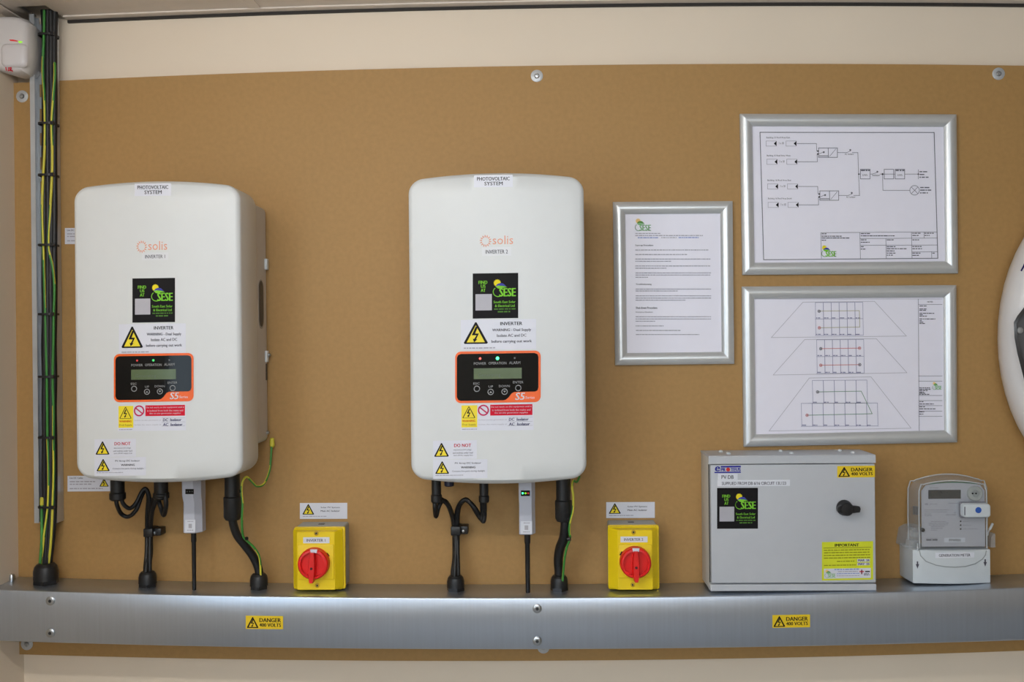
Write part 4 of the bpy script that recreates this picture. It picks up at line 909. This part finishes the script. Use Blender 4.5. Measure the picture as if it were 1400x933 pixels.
p = Print(DF, DT, slope=-.005, xref=1000); p.rect(155, 182, 270, 219, LABG, .0003, 'name_tape'); p.text('PV DB', 176, 191, 246, 213, GREY, bold=.015); p.rect(152, 219.5, 573, 255, LABG, .0003, 'name_tape')
p.text('SUPPLIED FROM DB 6/16 CIRCUIT 13L123', 178, 230, 550, 248, GREY, bold=.012); p.build(door, 'name_tape')
p = Print(DF, DT, slope=-.004, xref=1000); find_us(p, 150, 265, 387, 502); p.build(door, 'company_sticker')
danger(945 + 847 / 4.2415, 605 + 137 / 4.2415, 945 + 1065 / 4.2415, 605 + 204 / 4.2415, DF, door, -.012)
p = Print(DF, (1115, 735, 14.356), slope=-.018, xref=1160); p.rect(125, 85, 1130, 840, IMPY, .0003, 'inspection_sticker')
p.text('IMPORTANT', 380, 125, 850, 182, INK, bold=.03); p.line([(160, 205), (1085, 205)], 10, M('ink_olive', (120, 112, 40)), piece='ruled_line')
ol = M('ink_olive_light', (146, 146, 36), .6)
for y, a, b_ in ((248, 165, 1080), (298, 165, 1080), (350, 165, 1080), (402, 165, 1080), (470, 420, 790), (545, 165, 790)): p.greek(a, y, b_, 18, ol)
p.rect(820, 430, 1065, 485, WHITE, .0005, 'date_patch#1'); p.rect(820, 505, 1065, 555, WHITE, .0005, 'date_patch#2'); p.text('MAR  24', 840, 437, 1055, 478, PEN, .0008, 'handwriting', bold=.03); p.text('MAY  25', 840, 510, 1055, 550, PEN, .0008, 'handwriting', bold=.03)
p.rect(165, 610, 1085, 805, WHITE, .0005, 'company_strip'); sese_logo(p, 180, 622, 390, 790, pale=True, lift=.0007)
p.greek(370, 630, 870, 20, LINKB); p.greek(440, 672, 830, 16, LGREY); p.greek(420, 712, 860, 14, LINKB); p.greek(420, 755, 860, 12, LGREY)
p.rect(862, 668, 950, 688, RED, .0008, 'cross_mark'); p.rect(895, 640, 918, 730, M('ink_maroon', (120, 24, 60), .5), .0009, 'cross_mark'); p.greek(975, 680, 1065, 24, INK); p.greek(950, 722, 1060, 14, GREY); p.greek(950, 746, 1060, 14, GREY); p.build(door, 'inspection_sticker')

# ------------------------------------------------------------------ generation meter
MT = (1210, 630, 5.184); MDp = .066
def mx(x, y, d): return un(1210 + x / 5.184, 630 + y / 5.184, d)
met = thing('electricity_meter', (mx(450, 840, .04).x, -.04, zt_top(mx(450, 840, .04).x)), 'clear-covered electricity meter with white lower cover at the right end of the trunking', 'meter')
x0, x1 = mx(195, 740, MDp).x, mx(745, 740, MDp).x; zb_ = max(zt_top(x0), zt_top(x1)) + .0006; ztp = mx(460, 632, MDp).z
xb0, xb1 = x0 - .0015, x1 + .0015
def fplan(ins=0):      # plan outline of the lower cover: slightly bowed front
    P_ = [(xb0 + ins, -.001), (xb0 + ins, -.030), (x0 + .0005 + ins, -MDp)]
    for i in range(1, 10): t = i / 10; P_.append((x0 + (x1 - x0) * t, -MDp - .008 * math.sin(math.pi * t) + ins))
    P_ += [(x1 - ins, -MDp), (xb1 - ins, -.030), (xb1 - ins, -.001)]
    return P_
V, Fc = loft([[Vector((x, y, z)) for x, y in fplan(i_)] for z, i_ in ((zb_, .001), (zb_ + .002, 0), (ztp - .001, 0), (ztp, .001))]); lc = obj('terminal_cover', V, Fc, METW, met, sharp=30)
bow = lambda X: .008 * math.sin(math.pi * max(0, min(1, (X - x0) / (x1 - x0))))
def msurf(px, py, l):
    d = MDp
    for _ in range(3): d = MDp + bow(un(px, py, d).x)
    return un(px, py, d + l)
p = Print(msurf, MT, slope=-.012, xref=1305); p.rect(357, 652, 633, 690, LABG, .0005, 'name_tape', nx=6); p.text('GENERATION METER', 382, 662, 605, 682, GREY, .0009, bold=.012); p.build(lc, 'name_tape')
p = Print(msurf, MT); gr_ = M('groove_grey', (150, 156, 158), .5)
p.line([(245, 640), (252, 675), (290, 715), (360, 742), (430, 754), (500, 757), (570, 752), (640, 732), (690, 700), (712, 670), (718, 640)], 7, gr_, .0005, 'groove')
for ax_, ay_ in ((230, 740), (710, 725)):
    p.poly([(ax_ - 5, ay_ - 25), (ax_ + 5, ay_ - 25), (ax_ + 5, ay_ - 5), (ax_ + 12, ay_ - 5), (ax_, ay_ + 28), (ax_ - 12, ay_ - 5), (ax_ - 5, ay_ - 5)], GREY, .0006, 'arrow_mark#%d' % ax_)
p.build(lc)
# inner body and face plate
DF2 = .060
def arch_ring(xa, ya, xb, yb, yt, d, n=14, cr=.010):
    A, B = mx(xa, (ya + yb) / 2, d).x, mx(xb, (ya + yb) / 2, d).x; z0 = mx((xa + xb) / 2, yb, d).z; zs_ = mx((xa + xb) / 2, ya, d).z; zt_ = mx((xa + xb) / 2, yt, d).z
    P_ = [Vector((B, -d, z0)), ]
    pts = []
    for i in range(n + 1):
        t = i / n; X = B + (A - B) * t; u = 2 * t - 1; zz = zs_ + (zt_ - zs_) * (1 - u * u)
        e = min(X - A, B - X); 
        if e < cr: zz -= cr - math.sqrt(max(0, cr * cr - (cr - e) ** 2))
        pts.append(Vector((X, -d, zz)))
    return P_ + pts + [Vector((A, -d, z0))]
V, Fc = loft([arch_ring(270, 195, 696, 640, 172, d_) for d_ in (.004, .030)]); obj('inner_body', V, Fc, M('meter_inner_grey', (150, 150, 152), .5), met, sharp=30)
V, Fc = loft([arch_ring(258, 178, 708, 610, 158, d_) for d_ in (.0305, DF2)]); fp = obj('face_plate', V, Fc, METF, met, sharp=30)
V, Fc = loft([[Vector((v.x, v.y, v.z)) for v in arch_ring(285, 168, 680, 176, 150, d_)] for d_ in (.034, .052)]); obj('circuit_board', V, Fc, M('pcb_green', (40, 120, 84), .5), met, sharp=30)
p = Print(plane(DF2), MT, slope=-.008, xref=1300)
p.rect(307, 208, 537, 271, M('meter_lcd_dark', (30, 34, 34), .25, var=.15, scale=60), .0006, 'display')
p.build(fp)
p = Print(plane(DF2), MT, slope=-.008, xref=1300)
for x_, y_, x2, h_ in ((315, 193, 385, 6), (283, 308, 306, 12), (316, 308, 370, 6), (450, 303, 515, 6), (280, 350, 460, 6), (280, 364, 440, 5), (280, 378, 330, 6), (280, 390, 330, 6), (430, 385, 512, 6), (490, 370, 512, 6), (325, 432, 432, 6), (310, 444, 452, 6), (310, 456, 452, 6), (325, 468, 420, 6), (325, 480, 416, 6), (325, 492, 370, 6), (552, 434, 600, 4), (552, 460, 610, 4), (552, 486, 655, 4), (292, 552, 380, 6)): p.greek(x_, y_, x2, h_, LGREY, .0006)
p.greek(292, 562, 384, 9, GREY, .0006)
for y_ in (432, 459, 486): p.disc(536, y_, 6, INK, .0007, 'pulse_mark#%d' % y_)
p.rect(418, 548, 568, 580, LABG, .0006, 'serial_tape'); p.text('FFW001', 455, 556, 535, 574, INK, .0009, 'lettering', bold=.01); p.build(fp)
c = mx(633, 232, DF2); bt = lathe('optical_port', c, [(.0150, -.001), (.0150, .003), (.0135, .005), (.0075, .0045), (.0070, .006), (.0001, .006)], (0, -1, 0), M('port_grey', (170, 174, 172), .35), met, n=28)
for dx in (-12, 12): lathe('port_pin', mx(633 + dx, 234, DF2 + .006), [(.0016, -.001), (.0016, .0004)], (0, -1, 0), INK, bt, n=10)
lathe('screw', mx(266, 492, DF2 + .002), [(.004, -.003), (.004, .002), (.002, .003)], (0, -1, 0), PLAST, met, n=12)
# clear cover around it
V, Fc = loft([arch_ring(165, 160, 722, 625, 96, .001), arch_ring(167, 160, 722, 625, 98, .022), arch_ring(240, 176, 722, 625, 140, DF2 + .004), arch_ring(246, 180, 716, 622, 146, DF2 + .006)], False, False); cc = obj('clear_cover', V, Fc, CLEAR, met, sharp=30)
V, Fc = loft([arch_ring(247, 181, 715, 621, 147, d_) for d_ in (DF2 + .0045, DF2 + .006)]); obj('clear_window', V, Fc, CLEARW, met, sharp=30)
for a_ in ((165, 160, 722, 625, 96, .022), (243, 178, 719, 623, 143, DF2 + .005)):
    ring_ = arch_ring(*a_); tube('cover_edge', ring_, .0013, CEDGE, met, n=6, sub=2)
for xa, xb, ya in ((112, 246, 478), (716, 748, 520)):
    A, B = mx(xa, 560, .030), mx(xb, 560, .030); zt_ = mx(xa, ya, .03).z
    V, Fc = loft([[Vector((x, -d_, z)) for x, z in ((A.x, ztp + .0005), (B.x, ztp + .0005), (B.x, zt_ + .004), (A.x + (B.x - A.x) * .45, zt_ + .003), (A.x + (B.x - A.x) * .15, zt_ - .004))] for d_ in (.002, .050)]); obj('clear_shoulder', V, Fc, CLEAR, met, sharp=30)
for (xa, ya, xb, yb) in ((155, 560, 225, 600), (172, 470, 190, 485), (190, 500, 225, 540)):
    a_ = mx(xa, yb, .02); b2 = mx(xb, ya, .02); box('terminal_block', a_.x, -.030, a_.z, b2.x, -.010, b2.z, M('terminal_grey', (140, 138, 134), .5), met, .002)
for i in range(4): box('label_bar', mx(201 + 9 * i, 380, .03).x, -.034, mx(210, 384, .03).z, mx(206 + 9 * i, 380, .03).x, -.026, mx(210, 325, .03).z, DEVD, met, .0003)  # dark bars of a striped label on the meter
# clip-on reader with blue dot
a_ = mx(527, 405, DF2 + .007); b2 = mx(712, 292, DF2 + .007); slab('reader_mount', a_.x, a_.z, b2.x, b2.z, DF2 + .0065, DF2 + .012, M('reader_grey', (126, 126, 134), .45), met, .003, .001)
a_ = mx(547, 402, DF2 + .02); b2 = mx(741, 305, DF2 + .02); rd_ = slab('pulse_reader', a_.x, a_.z, b2.x, b2.z, DF2 + .012, DF2 + .026, METW, met, .006, .003)
p = Print(plane(DF2 + .026), MT); p.disc(662, 352, 22, M('dot_blue', (36, 84, 170), .4), .0004, 'blue_dot'); p.rect(562, 328, 569, 388, GREY, .0004, 'slot_mark'); p.build(rd_)
tube('seal_wire', [mx(728, 530, .05), mx(735, 500, .055), mx(748, 478, .055), mx(762, 448, .05)], lambda t: .0012 + .0012 * (t > .45), METW, met, n=8)
tube('seal_wire', [mx(230, 590, .062), mx(231, 615, .071), mx(231, 640, .0685)], .0012, METW, met, n=8)

# ------------------------------------------------------------------ motion detector in the corner
pirx = lambda x, y, d: un(x / 7.175, y / 7.175, d)
pd = .075
pir = thing('motion_detector', (LEFT_X + .03, -.04, un(20, 104, .05).z), 'white motion detector with red and green lights in the upper left corner', 'sensor')
Vr = []
for (d_, ins) in ((-.017, .012), (.01, .004), (.045, 0), (.066, .002), (pd - .003, .006), (pd, .012)):
    zt_, zm_, zb2 = pirx(60, 165, .06).z, pirx(60, 540, .06).z, pirx(60, 735, .06).z
    xr2 = pirx(303, 400, .06).x; xl2 = LEFT_X + .0006
    P_ = [(xr2 - ins, zt_ - .014 - ins * .5), (xr2 - .010 - ins, zt_ - .004 - ins), (xl2 + (xr2 - xl2) * .5, zt_ - ins), (xl2, zt_ - ins), (xl2, pirx(0, 690, .06).z + ins), (xl2 + (xr2 - xl2) * .45, zb2 + ins), (xr2 - .010 - ins, zb2 + .002 + ins), (xr2 - .005 - ins, zb2 + .010 + ins), (xr2 - ins, zm_)]
    Vr.append([Vector((x, -d_, z)) for x, z in P_])
V, Fc = loft(Vr); bd = obj('body', V, Fc, PIRW, pir, sharp=40)
a0_, a1_ = pirx(15, 690, pd), pirx(262, 425, pd)
V, Fc = loft([rr(a0_.x + i_, a0_.z + .005 + i_, a1_.x - i_, a1_.z - i_, d_, .01, 6) for d_, i_ in ((pd - .004, 0), (pd + .002, .001), (pd + .005, .005), (pd + .006, .012))]); obj('lens', V, Fc, M('lens_white', (216, 212, 214), .22, var=.01), pir, sharp=50)
p = Print(plane(pd), (0, 0, 7.175)); p.poly([(90, 388), (130, 388), (180, 400), (170, 408), (100, 402)], LEDRD, .0006, 'indicator_light#1'); p.poly([(175, 402), (215, 405), (222, 416), (190, 424)], LEDYG, .0006, 'indicator_light#2')
p.line([(55, 655), (62, 690)], 9, RED, .0006, 'handwriting'); p.line([(85, 660), (80, 695), (100, 690), (95, 665), (110, 660), (105, 695), (120, 690), (122, 702)], 8, RED, .0006, 'handwriting'); p.build(bd)

# ------------------------------------------------------------------ white oval unit cut off by the right edge
ov = thing('wall_unit', (un(1510, 670, .03).x, -.03, un(1510, 670, .03).z), 'white oval wall unit with dark curved recess, cut off by the right edge', 'wall unit')
oc = un(1511, 463, .07); ea, eb = 132 / .695 / 1000, 207 / .695 / 1000
def oring(s, d, n=48): return [Vector((oc.x + ea * s * math.cos(6.28318 * i / n), -d, oc.z + eb * s * math.sin(6.28318 * i / n))) for i in range(n)]
V, Fc = loft([oring(.86, .0), oring(.95, .012), oring(.99, .035), oring(1.0, .055), oring(.985, .075), oring(.955, .088), oring(.90, .096), oring(.6, .105), oring(.2, .11)]); sh = obj('shell', V, Fc, DEVW, ov, sharp=50)
def oface(x, y, l): return un(x, y, .094 + l)
p = Print(oface)
edge = [(1386, 441), (1391, 432), (1400, 420.5), (1440, 392), (1511, 380), (1590, 400), (1630, 440), (1630, 490), (1590, 560), (1511, 590), (1440, 572), (1418, 555), (1400, 519), (1391, 484), (1387, 462)]
inner = [(1389.5, 443), (1394, 436), (1402, 427), (1442, 399), (1511, 388), (1588, 407), (1622, 442), (1622, 488), (1584, 553), (1511, 581), (1446, 564), (1424, 548), (1406, 512), (1396, 481), (1391.5, 462)]
V1 = [un(x, y, .092) for x, y in edge]; V2 = [un(x, y, .115) for x, y in edge]; V3 = [un(x, y, .117) for x, y in inner]; V4 = [un(x, y, .108) for x, y in inner]
V, Fc = loft([V1, V2, V3, V4], True, True); obj('dark_rim', V, Fc, DEVD, ov, sharp=25)
V, Fc = loft([[un(x, y, .1078) for x, y in inner], [un(x, y, .1095) for x, y in inner]]); obj('recess_panel', V, Fc, DEVG, ov, sharp=25)
lathe('knob', un(1393.5, 452, .1095), [(.006, 0), (.006, .004), (.003, .006)], (0, -1, 0), M('knob_grey', (150, 148, 146), .4), ov, n=14)
p = Print(lambda x, y, l: un(x, y, .0945 + l)); p.line([(1396.5, 370), (1402, 359)], 2.2, PEN, .0006, 'badge'); p.line([(1400, 365), (1404, 365)], 2, PEN, .0006, 'badge'); p.build(sh)
